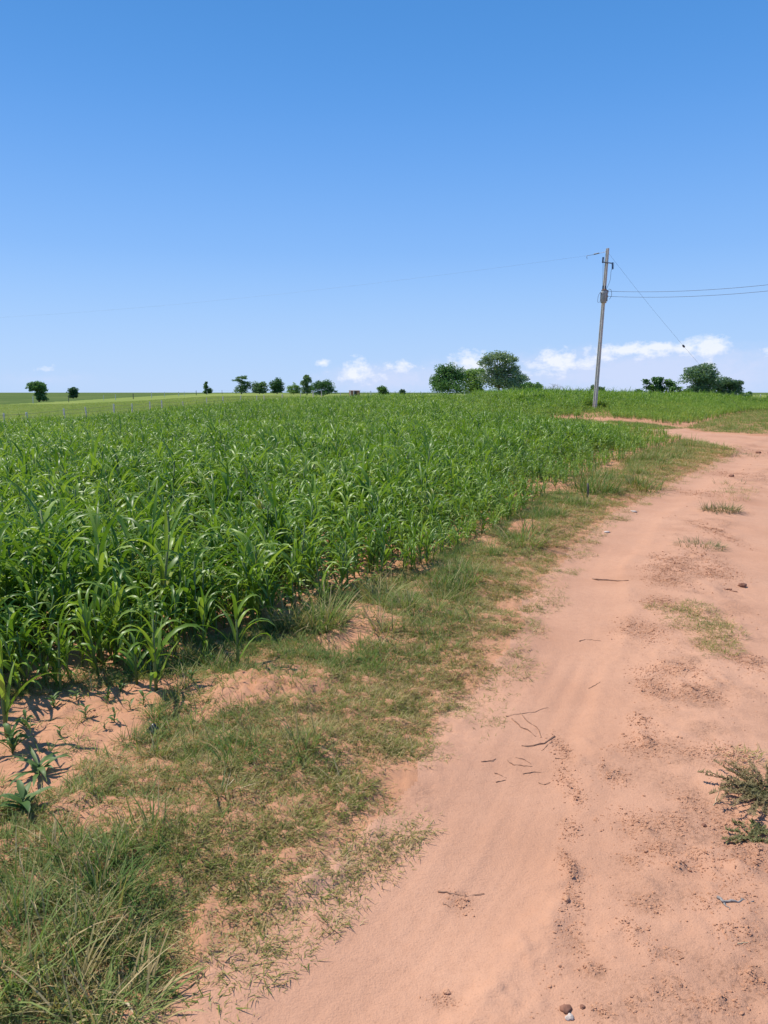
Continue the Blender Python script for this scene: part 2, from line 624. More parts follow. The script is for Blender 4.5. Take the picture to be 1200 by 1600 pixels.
def grass_ground(name, stops, sc=.35):
    m, nt, out = new_mat(name)
    pos = world_pos(nt)
    mp = nt.nodes.new('ShaderNodeMapping')
    nt.links.new(pos, mp.inputs[0])
    mp.inputs['Scale'].default_value = (1, .45, 1)
    a = nnoise(nt, .035, 4, .6, mp.outputs[0])
    b_ = nnoise(nt, sc, 6, .75, pos)
    f = nmath(nt, 'ADD', nmath(nt, 'MULTIPLY', a, .6), nmath(nt, 'MULTIPLY', b_, .4))
    col = nramp(nt, f, stops)
    principled(nt, out, col, .9, bump(nt, nnoise(nt, 1.4, 5, .7, pos), .5, .35), .0)
    return m


PASTURE = grass_ground('pasture_grass', [(.36, (.165, .225, .055)), (.5, (.235, .285, .078)), (.64, (.32, .34, .11))])
FARFIELD = grass_ground('far_crop', [(.36, (.070, .115, .036)), (.5, (.110, .155, .050)), (.64, (.165, .195, .068))], .12)


def leaf_mat(name, dark, mid, light, trans=.30, rough=.42, spec=.45, patch=.12, dry=None, dry_amt=.0, objrand=.5):
    m, nt, out = new_mat(name)
    info = nt.nodes.new('ShaderNodeObjectInfo')
    pos = world_pos(nt)
    n1 = nnoise(nt, patch, 3, .6, pos)
    n2 = nnoise(nt, 9, 2, .5, pos)
    f = nmath(nt, 'ADD', nmath(nt, 'MULTIPLY', info.outputs['Random'], objrand), nmath(nt, 'MULTIPLY', n1, 1.0 - objrand))
    f = nmath(nt, 'ADD', f, nmath(nt, 'MULTIPLY', nmath(nt, 'SUBTRACT', n2, .5), .35))
    col = nramp(nt, f, [(.25, dark), (.5, mid), (.76, light)])
    if dry:
        w = nmath(nt, 'ADD', nmath(nt, 'MULTIPLY', nnoise(nt, 2.1, 3, .6, pos), .7), nmath(nt, 'MULTIPLY', nmath(nt, 'FRACT', nmath(nt, 'MULTIPLY', info.outputs['Random'], 37.7)), .45))
        col = nmix(nt, nramp(nt, w, [(.74 - dry_amt, (0, 0, 0)), (.92 - dry_amt, (1, 1, 1))]), col, dry)
    p = nt.nodes.new('ShaderNodeBsdfPrincipled')
    nt.links.new(col, p.inputs['Base Color'])
    p.inputs['Roughness'].default_value = rough
    p.inputs['Specular IOR Level'].default_value = spec
    t = nt.nodes.new('ShaderNodeBsdfTranslucent')
    nt.links.new(nmix(nt, 1.0, col, (1.15, 1.2, .6), 'MULTIPLY'), t.inputs['Color'])
    mx = nt.nodes.new('ShaderNodeMixShader')
    mx.inputs[0].default_value = trans
    nt.links.new(p.outputs[0], mx.inputs[1])
    nt.links.new(t.outputs[0], mx.inputs[2])
    nt.links.new(mx.outputs[0], out.inputs[0])
    return m


CROPM = leaf_mat('crop_leaf', (.090, .180, .018), (.185, .310, .032), (.330, .440, .070), .36, .40, .36, .16, (.42, .34, .11), -.075, objrand=.5)
CROPM2 = leaf_mat('crop_leaf_light', (.105, .200, .022), (.185, .315, .036), (.330, .430, .072), .36, .46, .3, .12, (.42, .34, .11), -.12, objrand=.5)
STALKM = leaf_mat('crop_stalk', (.09, .15, .04), (.13, .20, .06), (.19, .24, .08), .1, .5, .3, .3)
TURFM = leaf_mat('turf_grass', (.130, .185, .038), (.225, .255, .058), (.350, .315, .102), .34, .65, .1, .7, (.50, .37, .165), .14)
BLUEM = leaf_mat('blue_green_grass', (.100, .180, .038), (.175, .250, .060), (.265, .320, .098), .34, .6, .15, .8, (.42, .34, .15), .05)
DRYM = leaf_mat('dry_grass', (.26, .19, .085), (.42, .31, .14), (.55, .43, .22), .2, .7, .2, .9)
WEEDM = leaf_mat('weed_leaf', (.06, .125, .028), (.095, .175, .04), (.15, .22, .06), .3, .5, .3, .9)
SCRUBM = leaf_mat('scrub_leaf', (.07, .105, .035), (.115, .145, .05), (.18, .19, .08), .2, .6, .15, 1.3, (.30, .21, .11), .08)
SCRUBD = leaf_mat('dry_scrub_leaf', (.12, .125, .05), (.20, .195, .08), (.30, .26, .12), .25, .7, .1, 1.3, (.42, .28, .15), .2)
PASTM = leaf_mat('pasture_blades', (.19, .28, .055), (.28, .36, .08), (.38, .42, .12), .3, .6, .2, .09, (.36, .30, .15), .0)
TREEA = leaf_mat('tree_leaf_dark', (0.057, 0.133, 0.048), (0.100, 0.205, 0.064), (0.169, 0.290, 0.094), .34, .45, .35, .6)
TREEB = leaf_mat('tree_leaf_olive', (0.094, 0.173, 0.061), (0.157, 0.256, 0.094), (0.264, 0.348, 0.144), .34, .5, .35, .6)
TREEC = leaf_mat('tree_leaf_grey', (0.095, 0.165, 0.090), (0.155, 0.240, 0.131), (0.264, 0.330, 0.199), .34, .4, .45, .6)
TREED = leaf_mat('tree_leaf_fresh', (0.114, 0.214, 0.060), (0.175, 0.300, 0.085), (0.275, 0.400, 0.125), .34, .5, .3, .6)


def simple(name, c1, c2, rough=.8, sc=6, spec=.3, metallic=0, bmp=.3, bd=.01):
    m, nt, out = new_mat(name)
    tc = nt.nodes.new('ShaderNodeTexCoord').outputs['Object']
    n = nnoise(nt, sc, 5, .65, tc)
    col = nramp(nt, n, [(.3, c1), (.7, c2)])
    principled(nt, out, col, rough, bump(nt, n, bmp, bd), spec, metallic)
    return m


BARK = simple('bark', (.09, .075, .058), (.19, .165, .135), .9, 3)
TWIGM = simple('bare_branch', (.20, .18, .16), (.34, .31, .28), .9, 3)
CONCRETE = simple('concrete', (.44, .41, .35), (.64, .60, .53), .85, 5, .2)
POSTM = simple('weathered_post', (.56, .52, .45), (.76, .72, .64), .85, 9, .2)
POSTD = simple('dark_post', (.10, .08, .065), (.20, .17, .14), .85, 9, .2)
WIREM = simple('wire_metal', (.10, .10, .11), (.17, .17, .18), .5, 20, .4, .4)
STEEL = simple('galvanised_steel', (.13, .13, .14), (.24, .24, .25), .5, 12, .5, .6)
TANKM = simple('grey_tank_paint', (.34, .34, .32), (.44, .44, .41), .5, 5, .4)
RUSTM = simple('rusty_steel', (.16, .075, .035), (.30, .15, .075), .85, 10, .2)
NAVY = simple('dark_blue_glaze', (.012, .022, .075), (.02, .035, .11), .3, 6, .5)
BLACKM = simple('black_plastic', (.012, .013, .018), (.035, .037, .045), .35, 30, .5)
BRICK = simple('brick_wall', (.30, .125, .075), (.42, .19, .115), .9, 4, .1)
SLAB = simple('roof_slab', (.26, .20, .16), (.36, .29, .24), .9, 3, .1)
DOORM = simple('door_wood', (.06, .045, .035), (.10, .08, .06), .8, 3, .2)
WHITEST = simple('white_stone', (.48, .38, .30), (.60, .50, .42), .7, 20, .3)
BROWNST = simple('brown_stone', (.18, .08, .05), (.33, .16, .10), .9, 25, .2)
STICKM = simple('dry_stick', (.20, .10, .06), (.40, .235, .15), .85, 30, .2)
GREYST = simple('grey_branch', (.20, .17, .15), (.36, .32, .28), .85, 25, .2)
STRAWM = simple('straw', (.50, .37, .20), (.68, .55, .34), .7, 25, .3)


# ------------------------------------------------------------------ ground: one grid, split where the surface changes
def build_ground():
    az = np.concatenate([np.linspace(-math.pi, -.80, 22, endpoint=False), np.linspace(-.80, .80, 330, endpoint=False), np.linspace(.80, math.pi, 22, endpoint=False)])
    r = np.concatenate([np.linspace(.15, 1.2, 9, endpoint=False), np.geomspace(1.2, 45, 590, endpoint=False), np.geomspace(45, 9000, 210)])
    A, RR = np.meshgrid(az, r)
    X, Y = RR * np.sin(A), RR * np.cos(A)
    Z = height(X, Y)
    V = np.stack([X, Y, Z], -1).reshape(-1, 3)
    nr, na = X.shape
    i, j = np.meshgrid(np.arange(nr - 1), np.arange(na), indexing='ij')
    j2 = (j + 1) % na
    F = np.stack([i * na + j, i * na + j2, (i + 1) * na + j2, (i + 1) * na + j], -1).reshape(-1, 4)[:, ::-1]
    c = V[F].mean(1)
    cx, cy = c[:, 0], c[:, 1]
    wob = .10 * vnoise(cx * 1.6, cy * 1.6, 7) + .05 * vnoise(cx * 5, cy * 5, 8)
    road = inside(ROAD, cx + wob, cy)
    past = (~road) & ((np.hypot(cx, cy) > 75) | (polydist(FENCE_LINE, cx, cy) < -1.0) & (cy > 20))
    line = np.array([(-260, 20), (-88, 166), (-105, 300), (-150, 800), (-300, 2500), (-300, 9000)])
    far = past & ((polydist(line, cx, cy) < 0) & (cx < 0) & (cy > 0) | (np.hypot(cx, cy) > 900))
    past &= ~far
    ground = ~(road | past | far)
    # inner disc under the feet
    k = len(V)
    V = np.vstack([V, [[0, 0, float(height(np.zeros(1), np.zeros(1))[0])]]])
    fan = np.array([[k, b, a] for a, b in zip(range(na), [*range(1, na), 0])])
    def sub(name, mask, mat, extra=None):
        f = F[mask]
        used = np.unique(np.concatenate([f.ravel(), extra.ravel()]) if extra is not None else f)
        re = np.full(len(V), -1)
        re[used] = np.arange(len(used))
        fs = [re[f]] + ([re[extra]] if extra is not None else [])
        me = mesh_np(name, V[used], fs, mat, True)
        if name == 'dirt_road':
            a = me.attributes.new('loose', 'FLOAT', 'POINT')
            a.data.foreach_set('value', looseness(V[used][:, 0].astype(float), V[used][:, 1].astype(float)).astype(np.float32))
        o = link(name, me)
        return tag(o, kind='structure')
    tag(sub('ground', ground, SOIL), 'bare red soil of the verge and under the crop')
    tag(sub('dirt_road', road, ROADM, fan), 'dusty reddish dirt road with shallow wheel ruts')
    tag(sub('pasture', past, PASTURE), 'light green pasture beyond the crop field')
    tag(sub('far_field', far, FARFIELD), 'darker green distant field reaching the horizon')


build_ground()


# ------------------------------------------------------------------ scatter by geometry nodes (for what nobody could count)
def scatter(name, coll_objs, pts, rot, scl, idx, label, cat):
    coll = bpy.data.collections.new(name + '_kinds')
    for i, o in enumerate(coll_objs):                   # instances are picked in alphabetical order
        o.name = '%s_kind_%03d' % (name, i)
        coll.objects.link(o)
    me = bpy.data.meshes.new(name)
    n = len(pts)
    me.vertices.add(n)
    me.vertices.foreach_set('co', np.asarray(pts, np.float32).ravel())
    a = me.attributes.new('turn', 'FLOAT_VECTOR', 'POINT')
    a.data.foreach_set('vector', np.asarray(rot, np.float32).ravel())
    a = me.attributes.new('size', 'FLOAT', 'POINT')
    a.data.foreach_set('value', np.asarray(scl, np.float32))
    a = me.attributes.new('pick', 'INT', 'POINT')
    a.data.foreach_set('value', np.asarray(idx, np.int32))
    o = link(name, me)
    ng = bpy.data.node_groups.new(name, 'GeometryNodeTree')
    ng.interface.new_socket('Geometry', in_out='INPUT', socket_type='NodeSocketGeometry')
    ng.interface.new_socket('Geometry', in_out='OUTPUT', socket_type='NodeSocketGeometry')
    N, L = ng.nodes, ng.links
    gi, go = N.new('NodeGroupInput'), N.new('NodeGroupOutput')
    ci = N.new('GeometryNodeCollectionInfo')
    ci.inputs['Collection'].default_value = coll
    ci.inputs['Separate Children'].default_value = True
    ci.inputs['Reset Children'].default_value = True
    ip = N.new('GeometryNodeInstanceOnPoints')
    ip.inputs['Pick Instance'].default_value = True
    def attr(nm, ty):
        q = N.new('GeometryNodeInputNamedAttribute')
        q.data_type = ty
        q.inputs['Name'].default_value = nm
        return q.outputs['Attribute']
    L.new(gi.outputs[0], ip.inputs['Points'])
    L.new(ci.outputs[0], ip.inputs['Instance'])
    L.new(attr('pick', 'INT'), ip.inputs['Instance Index'])
    L.new(attr('turn', 'FLOAT_VECTOR'), ip.inputs['Rotation'])
    L.new(attr('size', 'FLOAT'), ip.inputs['Scale'])
    L.new(ip.outputs[0], go.inputs[0])
    md = o.modifiers.new('scatter', 'NODES')
    md.node_group = ng
    return tag(o, label, cat, kind='stuff')


def variant(name, me):
    return bpy.data.objects.new(name, me)


# ------------------------------------------------------------------ blades and leaves
def strip_leaf(L, W, th0, th1, seg=7, fold=.25, twist=0.0, side=0.0, prof='maize'):
    """a leaf growing from the origin in the +X/+Z plane; th = angle from vertical at base and tip"""
    V, F = [], []
    x = z = 0.0
    for i in range(seg + 1):
        t = i / seg
        th = th0 + (th1 - th0) * t ** 2.3
        if i:
            x += math.sin(th) * L / seg
            z += math.cos(th) * L / seg
        if prof == 'maize':
            w = W * min(1, .45 + 2.2 * t) * (1 - t ** 2.6) ** .8
        elif prof == 'broad':
            w = W * math.sin(math.pi * min(1, .08 + .92 * t)) ** .8
        else:
            w = W * (1 - t ** 1.6)
        w = max(w, W * .03) * .5
        tw = twist * t
        nx, nz = -math.cos(th), math.sin(th)           # leaf normal in the plane
        yo = side * t * t * L
        for s in (-1, 0, 1):
            up = fold * w * abs(s)
            yy = s * w * math.cos(tw) + yo
            V.append((x - nx * -up * 1.0 + nx * (s * w * math.sin(tw)), yy, z + nz * up + nz * (s * w * math.sin(tw))))
    for i in range(seg):
        for k in (0, 1):
            a = i * 3 + k
            F.append((a, a + 1, a + 4, a + 3))
    return V, F


def blade(mb, base, L, W, az, lean, curl, seg=3, mi=0):
    """a thin grass blade, two verts across, ending in a point"""
    x = z = 0.0
    ca, sa = math.cos(az), math.sin(az)
    vs_ = []
    for i in range(seg + 1):
        t = i / seg
        th = lean + curl * t
        if i:
            x += math.sin(th) * L / seg
            z += math.cos(th) * L / seg
        w = W * .5 * (1 - .75 * t)
        px, py = base[0] + ca * x, base[1] + sa * x
        zz = base[2] + max(z, .003)
        if i == seg:
            vs_.append((px, py, zz))
        else:
            vs_.append((px - sa * w, py + ca * w, zz))
            vs_.append((px + sa * w, py - ca * w, zz))
    fs = [(2 * i, 2 * i + 1, 2 * i + 3, 2 * i + 2) for i in range(seg - 1)] + [(2 * seg - 2, 2 * seg - 1, 2 * seg)]
    mb.add(vs_, fs, mi)


def tuft_mesh(name, mat, n, Lr, Wr, spread, lean, curl, seg=3, seed=0, dry=None, dry_p=0.0):
    r = random.Random(seed)
    mb = MB()
    for k in range(n):
        a = r.uniform(0, 6.283)
        d = spread * math.sqrt(r.random())
        az = a + r.gauss(0, .8)
        le = abs(r.gauss(lean[0], lean[1]))
        blade(mb, (d * math.cos(a), d * math.sin(a), -.005), r.uniform(*Lr), r.uniform(*Wr), az, min(le, 1.45), r.uniform(*curl), seg, 1 if r.random() < dry_p else 0)
    return mb.mesh(name, [mat, dry or mat])


# crop plant: stalk and long arching leaves
LEAVES = []
for k in range(26):
    L_ = rnd.uniform(.20, .40)
    V, F = strip_leaf(L_, rnd.uniform(.018, .031), R(rnd.uniform(4, 24)), R(rnd.uniform(55, 172)), 8, rnd.uniform(.15, .5), rnd.uniform(-.9, .9), rnd.uniform(-.15, .15))
    LEAVES.append((V, F))


def leaf_meshes(mat, nm):
    out = []
    for V, F in LEAVES:
        out.append(mesh_np(nm, V, np.array(F), mat, True))
    return out


LEAF_ME = leaf_meshes(CROPM, 'leaf')
PLANTS = []
for k in range(20):
    hs = rnd.uniform(.26, .48)
    n = rnd.randint(9, 13)
    a0 = rnd.uniform(0, 6.28)
    rows = []
    for i in range(n):
        t = i / (n - 1)
        s = (.62 + .55 * math.sin(math.pi * (.2 + .7 * t))) * rnd.uniform(.85, 1.1)
        a = a0 + math.pi * i + rnd.gauss(0, .5)
        tilt = R(rnd.uniform(6, 24)) * (1 - .85 * t)
        z = hs * (.10 + .90 * t)
        M_ = Matrix.Translation((0, 0, z)) @ Matrix.Rotation(a, 4, 'Z') @ Matrix.Rotation(tilt, 4, 'Y') @ Matrix.Scale(s, 4)
        rows.append((rnd.randrange(len(LEAVES)), M_))
    bend = (rnd.uniform(-.02, .02), rnd.uniform(-.02, .02))
    mb = MB()
    mb.tube([(0, 0, -.04), (bend[0] * .4, bend[1] * .4, hs * .5), (0, 0, hs + .05)], [.0095, .008, .005], 6)
    PLANTS.append((mb, rows))


def merged_plant(i, leafm, stalkm):
    mb0, rows = PLANTS[i]
    mb = MB()
    mb.add(mb0.v, mb0.f, 1)
    for li, M_ in rows:
        V, F = LEAVES[li]
        mb.add([M_ @ Vector(v) for v in V], F, 0)
    return mb.mesh('crop_plant', [leafm, stalkm], True)


def fill(poly, per_m2, seed):
    r = np.random.default_rng(seed)
    lo, hi = poly.min(0), poly.max(0)
    n = int((hi - lo).prod() * per_m2)
    p = lo + r.random((n, 2)) * (hi - lo)
    p = p[inside(poly, p[:, 0], p[:, 1])]
    vis = (np.abs(p[:, 0]) < p[:, 1] * .62 + 1.6) & (p[:, 1] > 1.0)
    return p[vis]


def crop_points():
    p = fill(CROP1, 92, 1)
    x, y = p[:, 0], p[:, 1]
    r = np.random.default_rng(2)
    d = polydist(CROP_E, x, y)                              # negative inside the field
    thin = vnoise(x * .55, y * .55, 5) + .5 * vnoise(x * 1.8, y * 1.8, 6)
    keep = r.random(len(p)) < np.clip(.84 + thin * .75, .08, 1) * np.clip(.62 + (-d) * 1.4, .2, 1)
    far = np.hypot(x, y)
    keep &= r.random(len(p)) < np.interp(far, [0, 12, 30, 80], [.95, .80, .62, .5])
    # thin strip where soil shows, running off to the left from the end of the track
    g = np.exp(-((y - np.interp(x, [-6, 2, 8, 12], [50, 46, 40, 36])) / 2.2) ** 2) * sstep(-8, 4, x)
    keep &= r.random(len(p)) > g * .75
    p = p[keep]
    x, y = p[:, 0], p[:, 1]
    d = polydist(CROP_E, x, y)
    size = (.80 + .42 * sstep(.0, 1.2, -d)) * (1 + .26 * vnoise(x * .35, y * .35, 9) + .16 * vnoise(x * 1.3, y * 1.3, 10)) * r.normal(1, .19, len(p))
    size *= np.interp(x, [2, 7], [1.0, .84])
    size *= np.interp(np.abs(polydist(CROP_FAR, x, y)), [0, 5], [.68, 1.0])
    size *= 1 - np.interp(x, [-.3, 2.5], [0, .45]) * np.interp(d, [-2.2, 0], [0, 1])
    size *= np.interp(np.hypot(x, y), [3.5, 6, 14], [.95, .86, .80])
    return p, np.clip(size, .4, 1.55)


def place_crops():
    p, size = crop_points()
    order = np.argsort(np.hypot(p[:, 0], p[:, 1]))
    p, size = p[order], size[order]
    z = height(p[:, 0], p[:, 1])
    r = np.random.default_rng(4)
    pick = r.integers(0, len(PLANTS), len(p))
    rot = np.stack([r.normal(0, .09, len(p)), r.normal(0, .09, len(p)), r.uniform(0, 6.283, len(p))], -1)
    vis = np.nonzero(np.abs(p[:, 0]) < p[:, 1] * .53 + .05)[0]
    single = vis[:296]
    stalks = [mb.mesh('stalk', STALKM, True) for mb, _ in PLANTS]
    for i in single:
        k = int(pick[i])
        e = empty('crop_plant', (p[i, 0], p[i, 1], z[i] - .012))
        e.rotation_euler = tuple(rot[i])
        e.scale = (size[i],) * 3
        tag(e, 'leafy green crop plant at the field margin next to bare red soil', 'crop plant', 'crop plants along the margin of the field')
        link('stalk', stalks[k], e)
        for li, M_ in PLANTS[k][1]:
            o = link('leaf', LEAF_ME[li], e)
            o.matrix_basis = M_
    rest = np.ones(len(p), bool)
    rest[single] = False
    q = np.column_stack([p, z - .012])[rest]
    scatter('crop_field', [variant('crop_plant_kind', merged_plant(k, CROPM, STALKM)) for k in range(len(PLANTS))], q, rot[rest], size[rest], pick[rest],
            'dense green leafy crop filling the field left of the dirt road', 'crop')
    # second field, beyond the bare strip: taller and yellower
    p = fill(CROP2, 40, 6)
    x, y = p[:, 0], p[:, 1]
    near = polydist(CROP2[:10], x, y)
    keep = r.random(len(p)) < np.clip(.40 + np.abs(near) * .25, 0, 1) * np.clip(.85 + .6 * vnoise(x * .3, y * .3, 15), .2, 1)
    p = p[keep]
    x, y = p[:, 0], p[:, 1]
    near = np.abs(polydist(CROP2[:10], x, y))
    size = np.clip((.55 + .95 * sstep(3, 11, near)) * r.normal(1, .12, len(p)) * (1 + .2 * vnoise(x * .25, y * .25, 19)) * np.interp(x / y, [.36, .5], [1, 1.35]), .4, 2.1)
    foot = (np.abs(x - .2815 * y) < .75) & (y > 33) & (y < 45.6)      # low growth round the pole's foot
    size = np.where(foot, size * .42, size)
    rot = np.stack([r.normal(0, .08, len(p)), r.normal(0, .08, len(p)), r.uniform(0, 6.283, len(p))], -1)
    scatter('crop_field', [variant('crop_plant_light_kind', merged_plant(k, CROPM2, STALKM)) for k in range(len(PLANTS))], np.column_stack([x, y, height(x, y) - .012]), rot, size,
            r.integers(0, len(PLANTS), len(p)), 'yellow-green leafy crop behind the bare track around the utility pole', 'crop')


place_crops()


# ------------------------------------------------------------------ verge grass
def verge():
    r = np.random.default_rng(21)
    VP = np.vstack([ROAD_L[1:], ROAD_TIP, gpoly([(1066, 688)]), CROP_E[::-1], [(-3.5, 1.0)]])
    big = np.vstack([ROAD_L[1:] + np.array([.25, 0]), ROAD_TIP + np.array([.1, 0]), gpoly([(1066, 688)]), CROP_E[::-1] + np.array([-.1, .25]), [(-4.5, .6)]])
    lo, hi = big.min(0), big.max(0)
    turf = [variant('turf_tuft', tuft_mesh('turf_tuft', TURFM, 22, (.02, .05), (.0022, .004), .055, (1.05, .3), (.1, .7), 3, 100 + k, DRYM, .28)) for k in range(10)]
    flat = [variant('runner_tuft', tuft_mesh('runner_tuft', TURFM, 12, (.012, .036), (.002, .0034), .045, (1.2, .25), (.0, .6), 3, 130 + k, DRYM, .5)) for k in range(6)]
    med = [variant('blue_tuft', tuft_mesh('blue_tuft', BLUEM, 22, (.04, .11), (.0028, .005), .06, (.8, .35), (.2, 1.0), 4, 160 + k, DRYM, .1)) for k in range(10)]
    tall = [variant('tall_tuft', tuft_mesh('tall_tuft', BLUEM, 30, (.10, .24), (.004, .0075), .06, (.5, .3), (.3, 1.2), 5, 190 + k, DRYM, .3)) for k in range(8)]
    kinds = turf + flat + med + tall
    iT, iF, iM, iL = 0, len(turf), len(turf) + len(flat), len(turf) + len(flat) + len(med)

    def cand(per_m2, rmin, rmax):
        a = -.62 * rmax - 1.6, min(.62 * rmax + 1.6, hi[0])
        b_ = max(lo[1], rmin * .75), min(hi[1], rmax)
        n = int((a[1] - a[0]) * (b_[1] - b_[0]) * per_m2)
        p = np.column_stack([r.uniform(*a, n), r.uniform(*b_, n)])
        d = np.hypot(p[:, 0], p[:, 1])
        m = (d >= rmin) & (d < rmax) & (np.abs(p[:, 0]) < p[:, 1] * .60 + 1.0)
        p = p[m]
        return p[inside(big, p[:, 0], p[:, 1])]
    P, I, S = [], [], []
    for (dens, r0, r1, sc) in ((3600, 1.2, 4.0, .88), (2500, 4.0, 7.0, .95), (1400, 7.0, 12, 1.15), (600, 12, 20, 1.5), (260, 20, 40, 1.9)):
        p = cand(dens, r0, r1)
        x, y = p[:, 0], p[:, 1]
        e = -polydist(ROAD_L, x, y)                     # into the verge from the road
        c = polydist(CROP_E, x, y)                      # out of the crop
        n1 = fbm(x * 1.3, y * 1.3, 3, 77)
        n2 = fbm(x * 4.5, y * 4.5, 3, 87)
        cov = sstep(-.32, .22, e + .26 * n1 + .16 * n2) * (.84 + .5 * n2)
        cov *= np.clip(1.2 + .8 * fbm(x * 2.3, y * 2.3, 2, 97), .25, 1)
        for b_ in BARE_W:
            cov = np.where(inside(b_, x + .16 * n2, y + .16 * n1), cov * .16, cov)
        cov = np.where(inside(SOIL_LEFT, x + .04 * n2, y), cov * .03, cov)
        cov = np.where(c < -.05, cov * .25, cov)
        k = r.random(len(p)) < cov
        p, e, c, n1, n2 = p[k], e[k], c[k], n1[k], n2[k]
        # kind: creeping turf by the road, bluish longer grass towards the crop
        w = np.clip(sstep(.25, 1.0, e + .45 * n1) * (1 - sstep(.0, 1.0, c - .55 + .3 * n2)) + .35 * sstep(.15, .6, n1) * sstep(.2, .6, e), 0, 1)
        u = r.random(len(p))
        ed = sstep(.25, .02, e + .15 * n2)
        idx = np.where(u < w * .30 * np.interp(np.hypot(p[:, 0], p[:, 1]), [6, 14], [1, .7]), iM + r.integers(0, len(med), len(p)), iT + r.integers(0, len(turf), len(p)))
        idx = np.where((idx < iF) & (r.random(len(p)) < .15 + .75 * ed), iF + r.integers(0, len(flat), len(p)), idx)
        tallp = .03 * w * sstep(.1, .5, n1 + .2)
        idx = np.where(r.random(len(p)) < tallp, iL + r.integers(0, len(tall), len(p)), idx)
        P.append(p)
        I.append(idx)
        S.append(np.clip(r.normal(1, .2, len(p)), .5, 1.6) * sc * np.where(idx >= iM, .9, 1.0))
    # rank growth in the corner where the verge widens
    q = gpoly([(-120, 1340), (60, 1325), (230, 1330), (300, 1370), (270, 1460), (235, 1560), (190, 1690), (-200, 1690)])
    lo2, hi2 = q.min(0), q.max(0)
    p = lo2 + r.random((1000, 2)) * (hi2 - lo2)
    p = p[inside(q, p[:, 0], p[:, 1]) & (fbm(p[:, 0] * 3, p[:, 1] * 3, 2, 67) > -.25)]
    P.append(p)
    u = r.random(len(p))
    I.append(np.where(u < .42, iM + r.integers(0, len(med), len(p)), np.where(u < .47, iL + r.integers(0, len(tall), len(p)), iT + r.integers(0, len(turf), len(p)))))
    S.append(r.normal(.78, .18, len(p)))
    # small patches of grass on the strip between the ruts
    for (px, py, rx, ry, n) in ((1085, 968, 42, 26, 150), (1125, 1005, 32, 34, 190), (1040, 952, 30, 8, 40), (1165, 1190, 24, 10, 12), (1150, 770, 34, 5, 40), (1150, 702, 16, 5, 30), (1020, 945, 16, 6, 12)):
        q = ell(px, py, rx, ry)
        lo2, hi2 = q.min(0), q.max(0)
        p = lo2 + r.random((n * 2, 2)) * (hi2 - lo2)
        p = p[inside(q, p[:, 0], p[:, 1])][:n]
        P.append(p)
        I.append(np.where(r.random(len(p)) < .6, iT + r.integers(0, len(turf), len(p)), iF + r.integers(0, len(flat), len(p))))
        S.append(r.normal(1.0, .15, len(p)) * (1.0 if py > 900 else 1.6))
    # verge at the far corner of the road and at the foot of the second field
    q = np.vstack([gpoly([(1070, 671), (1110, 677), (1200, 681), (1270, 684), (1270, 640), (1200, 640), (1165, 644), (1130, 651), (1095, 663)])])
    lo2, hi2 = q.min(0), q.max(0)
    p = lo2 + r.random((34000, 2)) * (hi2 - lo2)
    p = p[inside(q, p[:, 0], p[:, 1])]
    P.append(p)
    I.append(np.where(r.random(len(p)) < .42, iT + r.integers(0, len(turf), len(p)), iM + r.integers(0, len(med), len(p))))
    S.append(r.normal(2.0, .4, len(p)))
    q = STRIP[1:9]
    lo2, hi2 = q.min(0), q.max(0)
    p = lo2 + r.random((4500, 2)) * (hi2 - lo2)
    p = p[inside(q, p[:, 0], p[:, 1]) & (vnoise(p[:, 0] * .8, p[:, 1] * .8, 66) > -.2)]
    P.append(p)
    I.append(iM + r.integers(0, len(med), len(p)))
    S.append(r.normal(1.3, .3, len(p)))
    # right-hand side of the road, just out of the picture
    p = np.column_stack([r.uniform(3.2, 22, 9000), r.uniform(0.5, 17, 9000)])
    p = p[~inside(ROAD + np.array([.15, 0]), p[:, 0], p[:, 1]) & (polydist(ROAD_L, p[:, 0], p[:, 1]) > 2.9)]
    P.append(p)
    I.append(iM + r.integers(0, len(med), len(p)))
    S.append(r.normal(1.4, .2, len(p)))
    p, I, S = np.vstack(P), np.concatenate(I), np.concatenate(S)
    z = height(p[:, 0], p[:, 1])
    rot = np.stack([r.normal(0, .1, len(p)), r.normal(0, .1, len(p)), r.uniform(0, 6.283, len(p))], -1)
    print('verge tufts', len(p))
    scatter('verge_grass', kinds, np.column_stack([p, z]), rot, S, I, 'creeping green and straw-coloured grass on the verge between road and crop', 'grass')


verge()


# pasture blades beyond the fence
def pasture_grass():
    r = np.random.default_rng(31)
    kinds = [variant('pasture_tuft', tuft_mesh('pasture_tuft', PASTM, 40, (.15, .42), (.012, .026), .5, (.75, .3), (.1, .9), 3, 300 + k, DRYM, .06)) for k in range(8)]
    n = 26000
    y = np.sqrt(r.uniform(38 ** 2, 170 ** 2, n))
    x = y * r.uniform(-.62, -.02, n)
    m = (polydist(FENCE_LINE, x, y) < -.3)
    x, y = x[m], y[m]
    z = height(x, y)
    rot = np.stack([np.zeros(len(x)), np.zeros(len(x)), r.uniform(0, 6.283, len(x))], -1)
    scatter('pasture_grass', kinds, np.column_stack([x, y, z]), rot, r.uniform(.5, 1.1, len(x)), r.integers(0, len(kinds), len(x)),
            'tufted light green pasture grass beyond the wire fence', 'grass')


pasture_grass()


